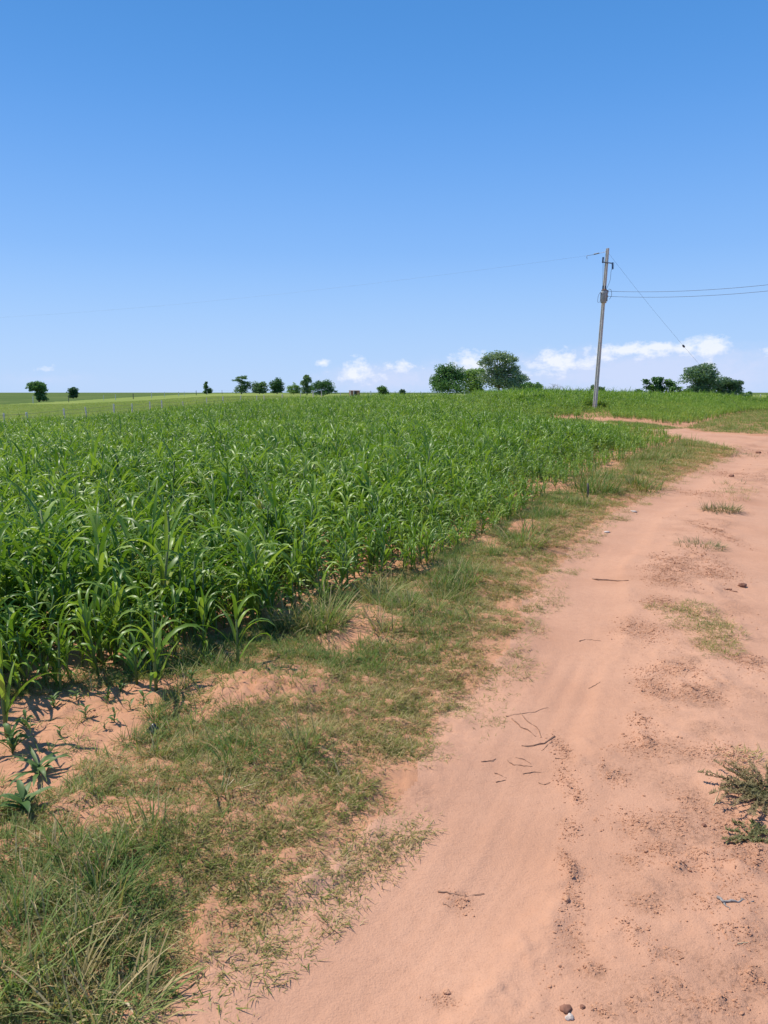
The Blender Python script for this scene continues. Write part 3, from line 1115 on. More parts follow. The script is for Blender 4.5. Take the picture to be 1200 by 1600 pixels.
# ------------------------------------------------------------------ clods and crumbs of soil on the road
def clods():
    r = np.random.default_rng(41)
    kinds = []
    for k in range(8):
        rr = random.Random(400 + k)
        phi = (1 + 5 ** .5) / 2
        ico = [(-1, phi, 0), (1, phi, 0), (-1, -phi, 0), (1, -phi, 0), (0, -1, phi), (0, 1, phi), (0, -1, -phi), (0, 1, -phi), (phi, 0, -1), (phi, 0, 1), (-phi, 0, -1), (-phi, 0, 1)]
        fs = [(0, 11, 5), (0, 5, 1), (0, 1, 7), (0, 7, 10), (0, 10, 11), (1, 5, 9), (5, 11, 4), (11, 10, 2), (10, 7, 6), (7, 1, 8), (3, 9, 4), (3, 4, 2), (3, 2, 6), (3, 6, 8), (3, 8, 9),
              (4, 9, 5), (2, 4, 11), (6, 2, 10), (8, 6, 7), (9, 8, 1)]
        sx, sy, sz = rr.uniform(.6, 1.6), rr.uniform(.6, 1.3), rr.uniform(.35, .6)
        vs_ = [tuple(c * q * rr.uniform(.75, 1.2) * .5 for c, q in zip(v, (sx, sy, sz))) for v in ico]
        mb = MB()
        mb.add(vs_, fs)
        kinds.append(variant('clod_kind', mb.mesh('clod_kind', CLODM)))
    n = 260000
    y = np.exp(r.uniform(math.log(1.2), math.log(22), n))
    x = y * r.uniform(-.62, .62, n)
    d = polydist(ROAD_L, x, y) + vnoise(x * .5, y * .5, 44) * .12
    patch = sstep(.0, .4, vnoise(x * 1.7, y * 1.7, 61) + .5 * vnoise(x * 5, y * 5, 62))
    pr = (np.exp(-((d - 1.15) / .22) ** 2) * .55 + np.exp(-((d - .66) / .05) ** 2) * .9 + np.exp(-((d - 2.75) / .4) ** 2) * .4) * (.08 + patch)
    pr += (.006 + .02 * patch) * (d > 0)
    pr += np.where(d < -.1, .07, 0) * np.clip(.3 + fbm(x * 2, y * 2, 2, 63), 0, 1)
    k = (r.random(n) < pr) & (d < 3.2) & inside(np.vstack([ROAD, [(-6, -4)], [(-6, 6)], CROP_E]), x, y)
    k |= (r.random(n) < .12) & inside(SOIL_LEFT, x, y)
    x, y = x[k], y[k]
    for c, a, b in ROUGH_W:                             # crumbs lie thickest where wheels and hooves broke the crust
        m = int(np.clip(a * b * 60000, 60, 1300))
        q = r.normal(size=(m, 2)) * .55
        x = np.concatenate([x, c[0] + q[:, 0] * a])
        y = np.concatenate([y, c[1] + q[:, 1] * b])
    s = np.clip(r.lognormal(math.log(.0021), .5, len(x)), .001, .007) * np.interp(y, [0, 4, 20], [.9, 1.25, 2.6])
    z = height(x, y) + s * .12
    rot = np.stack([r.normal(0, .3, len(x)), r.normal(0, .3, len(x)), r.uniform(0, 6.283, len(x))], -1)
    print('clods', len(x))
    scatter('soil_crumbs', kinds, np.column_stack([x, y, z]), rot, s, r.integers(0, len(kinds), len(x)), 'crumbs and clods of red soil strewn along the road', 'soil')


clods()


# ------------------------------------------------------------------ single grass clumps, weeds and litter
def clump(px, py, label, n=40, L=(.2, .42), W=(.005, .010), spread=.06, lean=(.45, .28), curl=(.3, 1.3), mats=(BLUEM, DRYM), dry=.26, seed=0, group=None, name='grass_clump', seg=5):
    x, y = ground_px(px, py)
    e = empty(name, (x, y, gz(x, y) - .004))
    r = random.Random(900 + seed)
    n = int(n * 1.35)
    L = (L[0] * .6, L[1] * .85)
    W = (W[0] * .8, W[1] * .8)
    if seed <= 10:
        n, L = int(n * .62), (L[0] * .8, L[1] * .66)
    green, straw = MB(), MB()
    for k in range(n):
        a = r.uniform(0, 6.283)
        d = spread * math.sqrt(r.random())
        blade(straw if r.random() < dry else green, (d * math.cos(a), d * math.sin(a), -.01), r.uniform(*L), r.uniform(*W), a + r.gauss(0, .6), min(abs(r.gauss(*lean)), 1.35), r.uniform(*curl), seg)
    link('green_blades', green.mesh('green_blades', mats[0]), e)
    if straw.v:
        link('dry_blades', straw.mesh('dry_blades', mats[1]), e)
    return tag(e, label, 'grass clump', group)


CL = 'grass clumps on the verge'
clump(55, 1500, 'tall dense green grass clump beside the straw heap at the verge', 95, (.22, .46), (.005, .010), .15, seed=1, group=CL)
clump(8, 1560, 'tall upright green grass clump with pale stems next to the dense clump', 60, (.25, .5), (.005, .011), .12, (.35, .2), seed=2, group=CL)
clump(30, 1420, 'dark green arching grass clump under the bare soil patch', 70, (.18, .36), (.004, .008), .14, seed=3, group=CL)
clump(120, 1430, 'loose green grass clump between the arching clump and the road', 60, (.16, .34), (.004, .008), .13, (.6, .3), seed=4, group=CL)
clump(155, 1400, 'small bright green grass clump with upright pointed blades', 26, (.14, .26), (.006, .010), .03, (.3, .2), (.1, .5), (WEEDM, DRYM), .2, 5, CL)
clump(208, 1420, 'small bright grass clump spreading over dry leaves', 22, (.12, .24), (.006, .010), .03, (.5, .25), (.2, .9), (WEEDM, DRYM), .3, 6, CL)
clump(232, 1325, 'spiky dark green grass clump with upright blades over bare soil', 46, (.16, .32), (.005, .009), .09, (.35, .22), (.1, .6), seed=7, group=CL)
clump(290, 1335, 'low sprawling green grass clump beside the spiky clump', 60, (.12, .26), (.004, .007), .13, (.8, .3), (.2, .9), seed=8, group=CL)
clump(200, 1590, 'dry straw-coloured grass clump with broad withered blades at the road edge', 60, (.14, .32), (.006, .014), .11, (.75, .3), (.3, 1.2), (BLUEM, DRYM), .78, 9, CL)
clump(130, 1545, 'half dry grass clump with tangled brown blades', 70, (.12, .26), (.004, .008), .14, (.9, .3), (.2, .9), (BLUEM, DRYM), .62, 10, CL)
clump(345, 1262, 'pale green grass sprig with a whitish stem base', 14, (.10, .20), (.006, .010), .02, (.6, .3), (.2, .8), (WEEDM, STRAWM), .3, 11, CL)
clump(522, 1235, 'yellowish dry grass tuft standing in the short turf', 22, (.08, .17), (.004, .007), .04, (.6, .3), (.3, 1.0), (TURFM, DRYM), .55, 12, CL)
clump(505, 990, 'large fine-bladed green grass clump against the crop edge', 130, (.25, .48), (.005, .010), .14, (.5, .28), (.3, 1.1), seed=13, group=CL)
clump(455, 990, 'green grass clump at the crop edge beside the large fine clump', 80, (.2, .4), (.005, .010), .12, (.5, .28), (.3, 1.1), seed=14, group=CL)
clump(595, 945, 'spreading bluish grass clump below the crop past the soil mound', 110, (.22, .42), (.005, .010), .16, (.75, .3), (.3, .9), seed=15, group=CL)
clump(815, 855, 'rounded bluish grass clump with arching blades halfway along the verge', 120, (.25, .5), (.006, .012), .2, (.55, .3), (.4, 1.2), seed=16, group=CL)
clump(925, 772, 'bluish grass clump around the dark stake', 130, (.3, .65), (.010, .018), .4, (.5, .3), (.3, 1.0), seed=17, group=CL)
clump(1000, 765, 'brownish dry-tipped grass clump where the verge meets the road bend', 130, (.25, .5), (.010, .018), .35, (.5, .3), (.3, 1.0), (BLUEM, DRYM), .4, 18, CL)
clump(395, 1140, 'grey-green wispy grass tuft on the red soil mound', 40, (.10, .22), (.003, .005), .06, (.9, .3), (.1, .7), seed=19, group=CL)
clump(565, 1050, 'bluish grass tuft at the foot of the soil mound', 60, (.10, .22), (.004, .007), .12, (.7, .3), (.2, .9), seed=20, group=CL)
RC = 'grass tufts on the rough strip between the ruts'
clump(1126, 800, 'dark olive grass tuft with dry tips, farther up between the wheel ruts', 300, (.08, .22), (.006, .011), .24, (.9, .4), (.1, .7), (SCRUBM, DRYM), .45, 21, RC, 'grass_tuft', 4)
clump(1094, 855, 'low flat olive grass tuft below the darker tuft between the ruts', 280, (.05, .16), (.005, .010), .24, (1.0, .35), (.1, .6), (SCRUBM, DRYM), .5, 22, RC, 'grass_tuft', 4)
clump(1142, 756, 'sparse reddish weed tuft on a clod between the ruts', 60, (.06, .2), (.008, .014), .3, (.9, .3), (.1, .6), (SCRUBM, DRYM), .55, 23, RC, 'grass_tuft', 4)
clump(1148, 782, 'thin pale grass tuft behind the dark olive tuft', 50, (.05, .13), (.006, .010), .22, (.8, .3), (.1, .6), (TURFM, DRYM), .3, 24, RC, 'grass_tuft', 4)
clump(1155, 712, 'small dark grass tuft on the road by the tip of the verge', 90, (.08, .22), (.012, .02), .5, (.8, .3), (.1, .6), (SCRUBM, DRYM), .25, 25, RC, 'grass_tuft', 4)


def leafy_weed(px, py, label, n, L, W, h, seed, mat=WEEDM, group='broad-leaved weeds on the bare soil', name='weed', th=(25, 110), w_prof='broad'):
    x, y = ground_px(px, py)
    e = empty(name, (x, y, gz(x, y) - .004), rnd.uniform(0, 6.28))
    r = random.Random(1300 + seed)
    mb = MB()
    mb.tube([(0, 0, -.01), (r.uniform(-.01, .01), r.uniform(-.01, .01), h)], [.003, .0016], 5)
    link('stem', mb.mesh('stem', STALKM, True), e)
    for k in range(n):
        t = k / max(1, n - 1)
        V, F = strip_leaf(r.uniform(*L), r.uniform(*W), R(r.uniform(th[0], th[0] + 35)), R(r.uniform(th[1] - 25, th[1] + 25)), 5, .3, r.uniform(-.5, .5), r.uniform(-.1, .1), w_prof)
        o = link('leaf', mesh_np('leaf', V, np.array(F), mat, True), e, (0, 0, h * (.1 + .9 * t)), (0, 0, 2.4 * k + r.uniform(-.4, .4)))
    return tag(e, label, 'weed', group)


for k, (px, py, n, s) in enumerate([(85, 1115, 9, 1.0), (135, 1130, 8, .9), (95, 1160, 6, .7), (170, 1105, 8, .9), (180, 1140, 6, .8), (205, 1120, 6, .7), (165, 1150, 5, .6), (120, 1108, 6, .8),
                                    (225, 1110, 7, .9), (300, 1085, 8, 1.0), (78, 1178, 4, .5), (190, 1090, 6, .8), (330, 1050, 7, .9), (42, 1150, 7, 1.0)]):
    leafy_weed(px, py, 'small broad-leaved weed seedling sprouting from the bare red soil', n, (.035 * s, .07 * s), (.012 * s, .02 * s), .06 * s, k)
leafy_weed(62, 1225, 'leafy low weed rosette with long pointed leaves on the soil patch', 14, (.08, .16), (.014, .024), .05, 30, th=(45, 105))
leafy_weed(38, 1285, 'broad-leaved green weed rosette at the lower rim of the soil patch', 12, (.06, .12), (.020, .032), .05, 31, th=(45, 100))
leafy_weed(20, 1185, 'bushy bright weed at the foot of the lone young crop plant', 16, (.06, .14), (.014, .026), .10, 32, th=(25, 100))


# lone young crop plants in front of the field
for k, (px, py, s, lab) in enumerate([(12, 1160, 1.0, 'lone young crop plant on the bare soil in front of the field'), (245, 1090, 1.0, 'crop plant with drooping leaves standing out from the field on red soil'),
                                      (372, 1052, .95, 'pale young crop plant standing alone on the grassy verge'), (215, 1082, .85, 'short crop plant beside the drooping one at the soil edge')]):
    x, y = ground_px(px, py)
    i = (3 * k + 1) % len(PLANTS)
    e = empty('crop_plant', (x, y, gz(x, y) - .012), 1.3 * k + .4, s)
    tag(e, lab, 'crop plant', 'lone crop plants')
    mb, rows = PLANTS[i]
    link('stalk', mb.mesh('stalk', STALKM, True), e)
    for li, M_ in rows:
        o = link('leaf', LEAF_ME[li], e)
        o.matrix_basis = M_


def scrub(px, py, label, n, spread, hgt, seed):
    """low prostrate weed: stems lying outwards with small leaves"""
    x, y = ground_px(px, py)
    e = empty('low_shrub', (x, y, gz(x, y) - .004))
    r = random.Random(1700 + seed)
    st, lf = MB(), MB()
    for k in range(n):
        a = r.uniform(0, 6.283)
        L = spread * r.uniform(.4, 1)
        pts = []
        for i in range(5):
            t = i / 4
            pts.append((math.cos(a) * L * t + r.gauss(0, .006), math.sin(a) * L * t + r.gauss(0, .006), hgt * math.sin(2.2 * t) * r.uniform(.6, 1.1)))
        st.tube(pts, [.002, .0018, .0015, .0012, .0008], 4)
        for q in range(58):
            t = r.random() ** .6
            i = min(3, int(t * 4))
            p = Vector(pts[i]).lerp(Vector(pts[i + 1]), t * 4 - i)
            blade(lf, p, r.uniform(.008, .024), r.uniform(.004, .008), r.uniform(0, 6.28), r.uniform(.3, 1.4), r.uniform(-.2, .6), 2)
    link('stems', st.mesh('stems', STICKM), e)
    link('foliage', lf.mesh('foliage', SCRUBD), e)
    return tag(e, label, 'weed')


scrub(1196, 1250, 'low dark green straggly weed lying on the right part of the road', 80, .25, .05, 1)
scrub(1172, 1312, 'brownish withered weed runner just below the straggly green weed', 13, .13, .022, 2)


# ------------------------------------------------------------------ litter on the road: sticks, stones, scraps
def stick(pxs, rad, label, mat=STICKM, name='twig', group=None, bark=1.0, lift=.0, cat='twig'):
    pts = []
    rad *= .68
    for (px, py) in pxs:
        x, y = ground_px(px, py)
        pts.append(Vector((x, y, gz(x, y) + rad * .6 + lift)))
    c = pts[0].copy()
    fine = []
    for i in range(len(pts) - 1):
        for k in range(3):
            fine.append(pts[i].lerp(pts[i + 1], k / 3) - c + Vector((rnd.gauss(0, rad * .9), rnd.gauss(0, rad * .9), rnd.gauss(0, rad * .4))))
    fine.append(pts[-1] - c)
    n = len(fine)
    mb = MB()
    mb.tube(fine, [rad * (1.1 - .75 * i / (n - 1)) * rnd.uniform(.8, 1.2) for i in range(n)], 6)
    o = link(name, mb.mesh(name, mat, True), None, c)
    return tag(o, label, cat, group)


stick([(925, 899), (935, 902), (955, 903), (982, 907)], .011, 'long brown stick lying across the left wheel rut')
stick([(684, 1385), (705, 1389), (730, 1392), (757, 1387)], .0045, 'thin forked dry twig alone in the lower part of the left rut')
G = 'dry twigs heaped in the left rut'
stick([(814, 1110), (824, 1120), (838, 1128), (846, 1144)], .005, 'bent dark twig, thickest of the heap in the left rut', group=G)
stick([(801, 1119), (815, 1130), (828, 1137), (838, 1143)], .0045, 'dark twig lying alongside the bent one in the heap', group=G)
stick([(868, 1143), (850, 1154), (832, 1159), (815, 1160)], .0055, 'split brown twig at the near side of the heap', group=G)
stick([(790, 1116), (812, 1110), (836, 1105), (857, 1099)], .0035, 'long slender twig along the far side of the heap', group=G)
stick([(862, 1152), (853, 1160), (846, 1166)], .003, 'short straw-brown twig touching the split one', group=G)
for pts in ([(753, 1188), (765, 1187), (775, 1182)], [(793, 1184), (802, 1190), (818, 1191), (832, 1191)], [(808, 1179), (820, 1182), (830, 1188)], [(817, 1203), (832, 1200), (846, 1200)],
            [(772, 1204), (780, 1205), (792, 1210)], [(868, 1178), (876, 1179), (884, 1181)], [(840, 1216), (850, 1219), (860, 1215)], [(774, 1217), (784, 1215), (791, 1213)]):
    stick(pts, .0032, 'tiny dry twig fragment scattered below the twig heap', group='twig fragments below the heap')
stick([(692, 1403), (698, 1405), (704, 1409)], .003, 'tiny twig stub just below the forked twig')
stick([(905, 997), (914, 994), (926, 994), (939, 996)], .004, 'thin curved twig in the left rut above the twig heap')
stick([(920, 1072), (930, 1068), (938, 1064)], .003, 'short straight twig between the curved twig and the heap')
stick([(490, 1425), (505, 1436), (520, 1446), (533, 1455)], .003, 'thin brown runner stem at the ragged turf edge')
stick([(1122, 1414), (1130, 1422), (1142, 1421), (1156, 1418), (1177, 1419)], .0075, 'grey weathered branch piece on the right part of the road', GREYST)
stick([(1128, 1420), (1134, 1427), (1139, 1433)], .0045, 'small grey branch fork touching the weathered branch', GREYST)
stick([(1116, 1261), (1120, 1248), (1123, 1240)], .0028, 'short pale straw stalk pointing at the straggly weed', STRAWM, 'straw_stalk')
stick([(1118, 1256), (1135, 1255), (1158, 1256)], .0022, 'long pale straw stalk under the straggly weed', STRAWM, 'straw_stalk')
stick([(1152, 1484), (1166, 1481), (1180, 1480)], .0022, 'single pale straw lying below the grey branch', STRAWM, 'straw_stalk')
stick([(190, 1572), (205, 1590), (216, 1612)], .006, 'broad dry straw stalk in the withered clump', STRAWM, 'straw_stalk')
stick([(1131, 921), (1142, 923), (1152, 925)], .012, 'flat brown bark piece beside the round clod', BROWNST, 'bark_piece', cat='bark')


def stone(px, py, size, label, mat, seed, flat=.6, name='stone'):
    x, y = ground_px(px, py)
    r = random.Random(2000 + seed)
    import bmesh
    bm = bmesh.new()
    bmesh.ops.create_icosphere(bm, subdivisions=3, radius=1)
    off = [(r.uniform(0, 9), r.uniform(0, 9)) for _ in range(2)]
    ax = (r.uniform(.8, 1.25), r.uniform(.75, 1.1), flat)
    for v in bm.verts:
        n = 1 + .42 * float(vnoise(np.array([v.co.x * 1.3 + off[0][0]]), np.array([v.co.y * 1.3 + v.co.z + off[0][1]]), seed)[0]) \
            + .26 * float(vnoise(np.array([v.co.x * 3.1 + off[1][0]]), np.array([v.co.y * 2.7 - v.co.z * 2 + off[1][1]]), seed + 5)[0])
        v.co = Vector((v.co.x * ax[0], v.co.y * ax[1], v.co.z * ax[2])) * n * size
    me = bpy.data.meshes.new(name)
    bm.to_mesh(me)
    bm.free()
    me.polygons.foreach_set('use_smooth', [True] * len(me.polygons))
    me.materials.append(mat)
    o = link(name, me, None, (x, y, gz(x, y) + size * flat * .45), (0, 0, r.uniform(0, 6.28)))
    return tag(o, label, 'stone')


stone(890, 1594, .009, 'small white stone in front of a dark brown clod', WHITEST, 1)
stone(884, 1580, .012, 'dark brown clod behind the small white stone', BROWNST, 2, .5)
stone(910, 1578, .006, 'tiny dark pebble beside the dark brown clod', BROWNST, 3)
stone(1160, 915, .032, 'round reddish-brown clod on the right part of the road', BROWNST, 4, .65)
stone(948, 833, .04, 'pale flat stone at the road edge below the verge', WHITEST, 5, .25)
stone(990, 800, .045, 'pale flat stone at the road edge nearer the bend', WHITEST, 6, .25)
stone(885, 1408, .011, 'light dusty stone on the crumb line by the left rut', CLODM, 7, .6)
stone(698, 1541, .009, 'light dusty pebble at the foot of the left rut', CLODM, 8, .6)
stone(1185, 708, .055, 'dark red clod on the road at the bend', BROWNST, 9, .6)
stone(1143, 745, .04, 'orange-brown clod under the sparse reddish weed', BROWNST, 10, .8)
stone(1100, 1292, .010, 'small brown pebble left of the straggly weed', BROWNST, 11)


def scrap():
    x, y = ground_px(240, 1152)
    r = random.Random(77)
    n = 9
    V, F = [], []
    for i in range(n):
        for j in range(n):
            u, v = i / (n - 1) - .5, j / (n - 1) - .5
            rr = math.hypot(u, v)
            V.append((u * .07 + r.gauss(0, .003), v * .06 + r.gauss(0, .003), .05 * math.exp(-(rr / .28) ** 2) * r.uniform(.7, 1.2) + .004))
    for i in range(n - 1):
        for j in range(n - 1):
            a = i * n + j
            F.append((a, a + n, a + n + 1, a + 1))
    me = mesh_np('plastic_scrap', V, np.array(F), BLACKM, False)
    o = link('plastic_scrap', me, None, (x, y, gz(x, y)))
    md = o.modifiers.new('thickness', 'SOLIDIFY')
    md.thickness = .003
    tag(o, 'crumpled black plastic scrap on the soil in front of the crop', 'scrap')


scrap()
x_, y_ = ground_px(917, 782)
mb_ = MB()
mb_.tube([(0, 0, -.15), (.01, 0, .14), (.0, 0, .22)], [.018, .016, .013], 7)
tag(link('wooden_stake', mb_.mesh('wooden_stake', POSTD, True), None, (x_, y_, gz(x_, y_))), 'short dark wooden stake in the verge at the crop edge', 'stake')


# ------------------------------------------------------------------ fences
def fence_row(line, spacing, name, label, jitter, hgt, wires, mats, rad=.05, seed=0):
    r = random.Random(seed)
    seg = np.hypot(*np.diff(line, axis=0).T)
    cum = np.concatenate([[0], np.cumsum(seg)])
    pos, s = [], r.uniform(0, spacing)
    while s < cum[-1]:
        pos.append((float(np.interp(s, cum, line[:, 0])), float(np.interp(s, cum, line[:, 1]))))
        s += spacing * r.uniform(1 - jitter, 1 + jitter)
    x0, y0 = pos[0]
    e = empty(name, (x0, y0, gz(x0, y0)))
    tops = []
    for k, (x, y) in enumerate(pos):
        h = hgt * r.uniform(.88, 1.15)
        lean = Vector((r.gauss(0, .035), r.gauss(0, .035), 1)).normalized()
        z = gz(x, y)
        q = rad * r.uniform(.75, 1.3)
        mb = MB()
        mb.tube([Vector((0, 0, -.25)), lean * h * .5, lean * h * .97, lean * h], [q, q * .95, q * .9, q * .6], 7)
        me = mb.mesh('post', mats[r.random() < .25])
        link('post', me, e, (x - x0, y - y0, z - gz(x0, y0)))
        tops.append((Vector((x - x0, y - y0, z - gz(x0, y0))), lean, h))
    for w in range(wires):
        f = .35 + .55 * w / max(1, wires - 1)
        mb = MB()
        mb.tube([b + l * h * f for b, l, h in tops], .006, 4)
        link('wire', mb.mesh('wire', WIREM), e)
    tag(e, label, 'fence')


fence_row(FENCE_LINE[1:9] + np.array([0, 1.2]), 2.3, 'fence', 'weathered grey post-and-wire fence along the back of the crop field', .45, 1.08, 4, (POSTM, POSTM), .042, 3)
fence_row(np.array([(-120, 150), (-88, 190), (-78, 230), (-75, 290), (-62, 330), (-45, 345)]), 11, 'fence', 'distant sparse pale post fence between pasture and darker field', .5, 1.7, 2, (POSTM, POSTD), .10, 5)


# ------------------------------------------------------------------ trees
def leaf_cloud(rows, n, size, seed, flat=.0):
    """many small leaf sprays through the lobes (x, y, z, rx, ry, rz), thicker towards each lobe's skin and broken into clumps"""
    r = np.random.default_rng(seed)
    rows = np.array(rows, float)
    vol = rows[:, 3] * rows[:, 4] + rows[:, 3] * rows[:, 5]
    which = r.choice(len(rows), n, p=vol / vol.sum())
    # sub-clumps
    C = []
    for i, row in enumerate(rows):
        m = max(8, int(34 * vol[i] / vol.max()))
        d = r.normal(size=(m, 3))
        d /= np.linalg.norm(d, axis=1)[:, None]
        d[:, 2] = np.where(d[:, 2] < -.35, -d[:, 2] * .6, d[:, 2])
        C.append(row[:3] + d * row[3:6] * r.uniform(.45, .88, (m, 1)))
    P = np.zeros((n, 3))
    for i, row in enumerate(rows):
        k = np.nonzero(which == i)[0]
        c = C[i][r.integers(0, len(C[i]), len(k))]
        d = r.normal(size=(len(k), 3))
        d /= np.linalg.norm(d, axis=1)[:, None]
        P[k] = c + d * row[3:6] * .42 * r.random((len(k), 1)) ** .5 * np.array([1.1, 1.1, .95])
    a, b_ = r.normal(size=(n, 3)), r.normal(size=(n, 3))
    a /= np.linalg.norm(a, axis=1)[:, None]
    a[:, 2] *= .6
    b_ -= (b_ * a).sum(1)[:, None] * a
    b_ /= np.linalg.norm(b_, axis=1)[:, None]
    s = size * r.uniform(.6, 1.35, (n, 1))
    V = np.stack([P - a * s, P + b_ * s * .45, P + a * s, P - b_ * s * .45], 1).reshape(-1, 3)
    F = np.arange(4 * n).reshape(n, 4)
    return V, F, P


def tree(px, D, top, base_w, label, cat, lobes, mat, n=1600, leaf=.22, trunk_r=.14, seed=0, group=None, name='tree', bark=BARK, stem=.45, sink=0.0):
    """px = column in the photo, D = distance, top = pixel row of its top; lobes in units of (half width, height)"""
    x = (px - 600) / FPX * D
    y = D
    z = gz(x, y) - sink
    H = at_px(px, top, D).z - z
    Wd = base_w / 2 * D / FPX
    e = empty(name, (x, y, z))
    r = random.Random(3000 + seed)
    rows = [(lx * Wd, ly * Wd, min(lz * H, H * (1 - rz * .8)), rx * Wd * 1.08, rx * Wd, rz * H * 1.3) for lx, ly, lz, rx, rz in lobes]
    if D > 250:                                         # crowns that reach down to the grass
        rows.append((0, 0, .16 * H, .8 * Wd, .8 * Wd, .2 * H))
    V, F, P = leaf_cloud(rows, int(n * 2.4), leaf * 1.25, 5000 + seed)
    V[:, 2] = np.maximum(V[:, 2], .02 * H)
    c = link('crown', mesh_np('crown', V, F, mat), e)
    mb = MB()
    fork = Vector((r.uniform(-.05, .05) * Wd, 0, H * stem * .55))
    mb.tube([(0, 0, -.3), (r.gauss(0, .04), 0, H * stem * .25), fork], [trunk_r * 1.35, trunk_r, trunk_r * .85], 8)
    for (lx, ly, lz, rx, ry, rz) in rows:
        tip = Vector((lx, ly, lz + rz * .35))
        mid = fork.lerp(tip, .5) + Vector((r.gauss(0, .06), r.gauss(0, .06), -.04)) * Wd
        mb.tube([fork, mid, tip], [trunk_r * .6, trunk_r * .36, trunk_r * .1], 5)
        for q in range(3):
            t2 = tip + Vector((r.uniform(-.7, .7) * rx, r.uniform(-.7, .7) * ry, r.uniform(-.3, .5) * rz))
            mb.tube([mid.lerp(tip, .4), t2], [trunk_r * .2, trunk_r * .06], 4, False)
    link('trunk', mb.mesh('trunk', bark, True), e)
    tag(e, label, cat, group)
    return e


TG = 'trees standing out on the skyline'
tree(67, 214, 597, 31, 'mushroom-shaped dark tree standing alone on the pasture', 'tree', [(-.1, 0, .78, .85, .22), (.25, .1, .62, .7, .2), (-.45, 0, .66, .5, .18), (.2, 0, .36, .55, .18), (.25, .1, .14, .6, .16)], TREEA, 2400, .26, .2, 1, TG)
tree(120, 318, 606, 17.5, 'small round dark tree near the mushroom-shaped one', 'tree', [(0, 0, .68, .92, .3), (.1, .1, .42, .85, .25), (.1, 0, .18, .6, .16)], TREEA, 1500, .28, .2, 2, TG)
tree(327, 330, 596, 15, 'narrow dark ivy-covered tree alone on the skyline', 'tree', [(-.25, 0, .78, .4, .2), (-.15, 0, .5, .6, .22), (.25, 0, .25, .8, .22), (.6, 0, .18, .45, .14)], TREEA, 1100, .28, .16, 3, TG)
tree(380, 300, 587, 30, 'open-crowned tree with layered branches at the end of the skyline row', 'tree', [(-.45, 0, .72, .55, .12), (.1, .1, .86, .6, .13), (.35, 0, .58, .6, .14), (.2, 0, .3, .7, .24), (.6, .1, .38, .45, .2)], TREEB, 1300, .24, .2, 4, TG)
tree(408, 300, 596, 27, 'low broad bush between the open-crowned tree and the round one', 'tree', [(-.3, 0, .52, .7, .35), (.35, 0, .6, .65, .36), (0, .2, .3, .95, .28)], TREEB, 1500, .25, .16, 5, TG)
tree(435, 295, 592, 24, 'ball-shaped dense dark tree in the middle of the skyline row', 'tree', [(0, 0, .58, .95, .40), (0, .1, .3, .85, .28)], TREEA, 1900, .24, .18, 6, TG)
tree(461, 290, 597, 24, 'ragged lighter shrub next to the ball-shaped tree', 'tree', [(-.4, 0, .45, .5, .32), (.15, 0, .66, .45, .28), (.5, 0, .4, .5, .3), (-.1, .1, .2, .9, .2)], TREED, 1000, .24, .12, 7, TG)
tree(481, 290, 586, 21, 'tall irregular tree rising above the ragged shrub', 'tree', [(-.1, 0, .86, .5, .12), (.15, 0, .68, .65, .18), (-.3, 0, .5, .65, .2), (.2, 0, .28, .85, .24)], TREEB, 1500, .25, .17, 8, TG)
tree(506, 285, 594, 40, 'wide dark tree ending the skyline row beside the fence', 'tree', [(-.35, 0, .62, .55, .3), (.3, 0, .68, .55, .28), (0, .2, .4, .85, .32), (.72, 0, .3, .3, .22)], TREEA, 2000, .25, .2, 9, TG)
tree(597, 260, 603, 19, 'small lone bush behind the crop crest', 'tree', [(0, 0, .7, .85, .25), (.2, .1, .4, .9, .3)], TREED, 900, .24, .14, 10, TG)
tree(628, 280, 608, 10, 'tiny bush on the crest between the lone bush and the grove', 'tree', [(0, 0, .7, .9, .25), (.1, 0, .4, .9, .3)], TREEC, 500, .24, .12, 11, TG)
GG = 'trees of the grove on the crest'
tree(700, 185, 569, 54, 'dense dark round tree, lowest branches to the ground, first of the grove', 'tree', [(-.1, 0, .72, .72, .24), (-.5, 0, .48, .5, .3), (.35, .1, .58, .62, .3), (0, -.2, .32, .95, .28)], TREEA, 4200, .22, .25, 12, GG)
tree(736, 190, 573, 44, 'lighter green leafy tree in the middle of the grove', 'tree', [(-.3, 0, .72, .6, .22), (.3, 0, .78, .6, .2), (0, -.1, .45, .95, .32), (.1, 0, .22, .9, .2)], TREED, 2600, .22, .2, 13, GG)
tree(778, 180, 548, 68, 'tall spreading tree with pale layered crown, highest of the grove', 'tree', [(-.1, 0, .84, .72, .13), (-.62, 0, .72, .36, .11), (.42, 0, .78, .5, .12), (.55, .1, .55, .5, .13), (.2, 0, .58, .55, .16), (-.3, .1, .48, .6, .2), (.72, 0, .36, .42, .12), (.1, 0, .3, .8, .2)], TREEC, 4600, .22, .3, 14, GG)
tree(805, 186, 582, 40, 'low greyish tree leaning out at the edge of the grove', 'tree', [(.3, 0, .72, .55, .2), (-.3, 0, .55, .6, .25), (.5, 0, .42, .5, .18), (0, .1, .25, .85, .2)], TREEC, 1500, .22, .16, 15, GG)
tree(828, 175, 596, 34, 'low dark umbrella-shaped tree next to the grove', 'tree', [(-.3, 0, .68, .6, .26), (.35, 0, .64, .6, .26), (0, .1, .5, .9, .25)], TREEA, 1900, .2, .16, 16, GG)
tree(930, 190, 601, 24, 'small flat-topped tree behind the utility pole', 'tree', [(-.35, 0, .75, .6, .18), (.4, 0, .65, .55, .2), (0, .1, .4, .8, .25)], TREEC, 900, .22, .14, 17, TG)
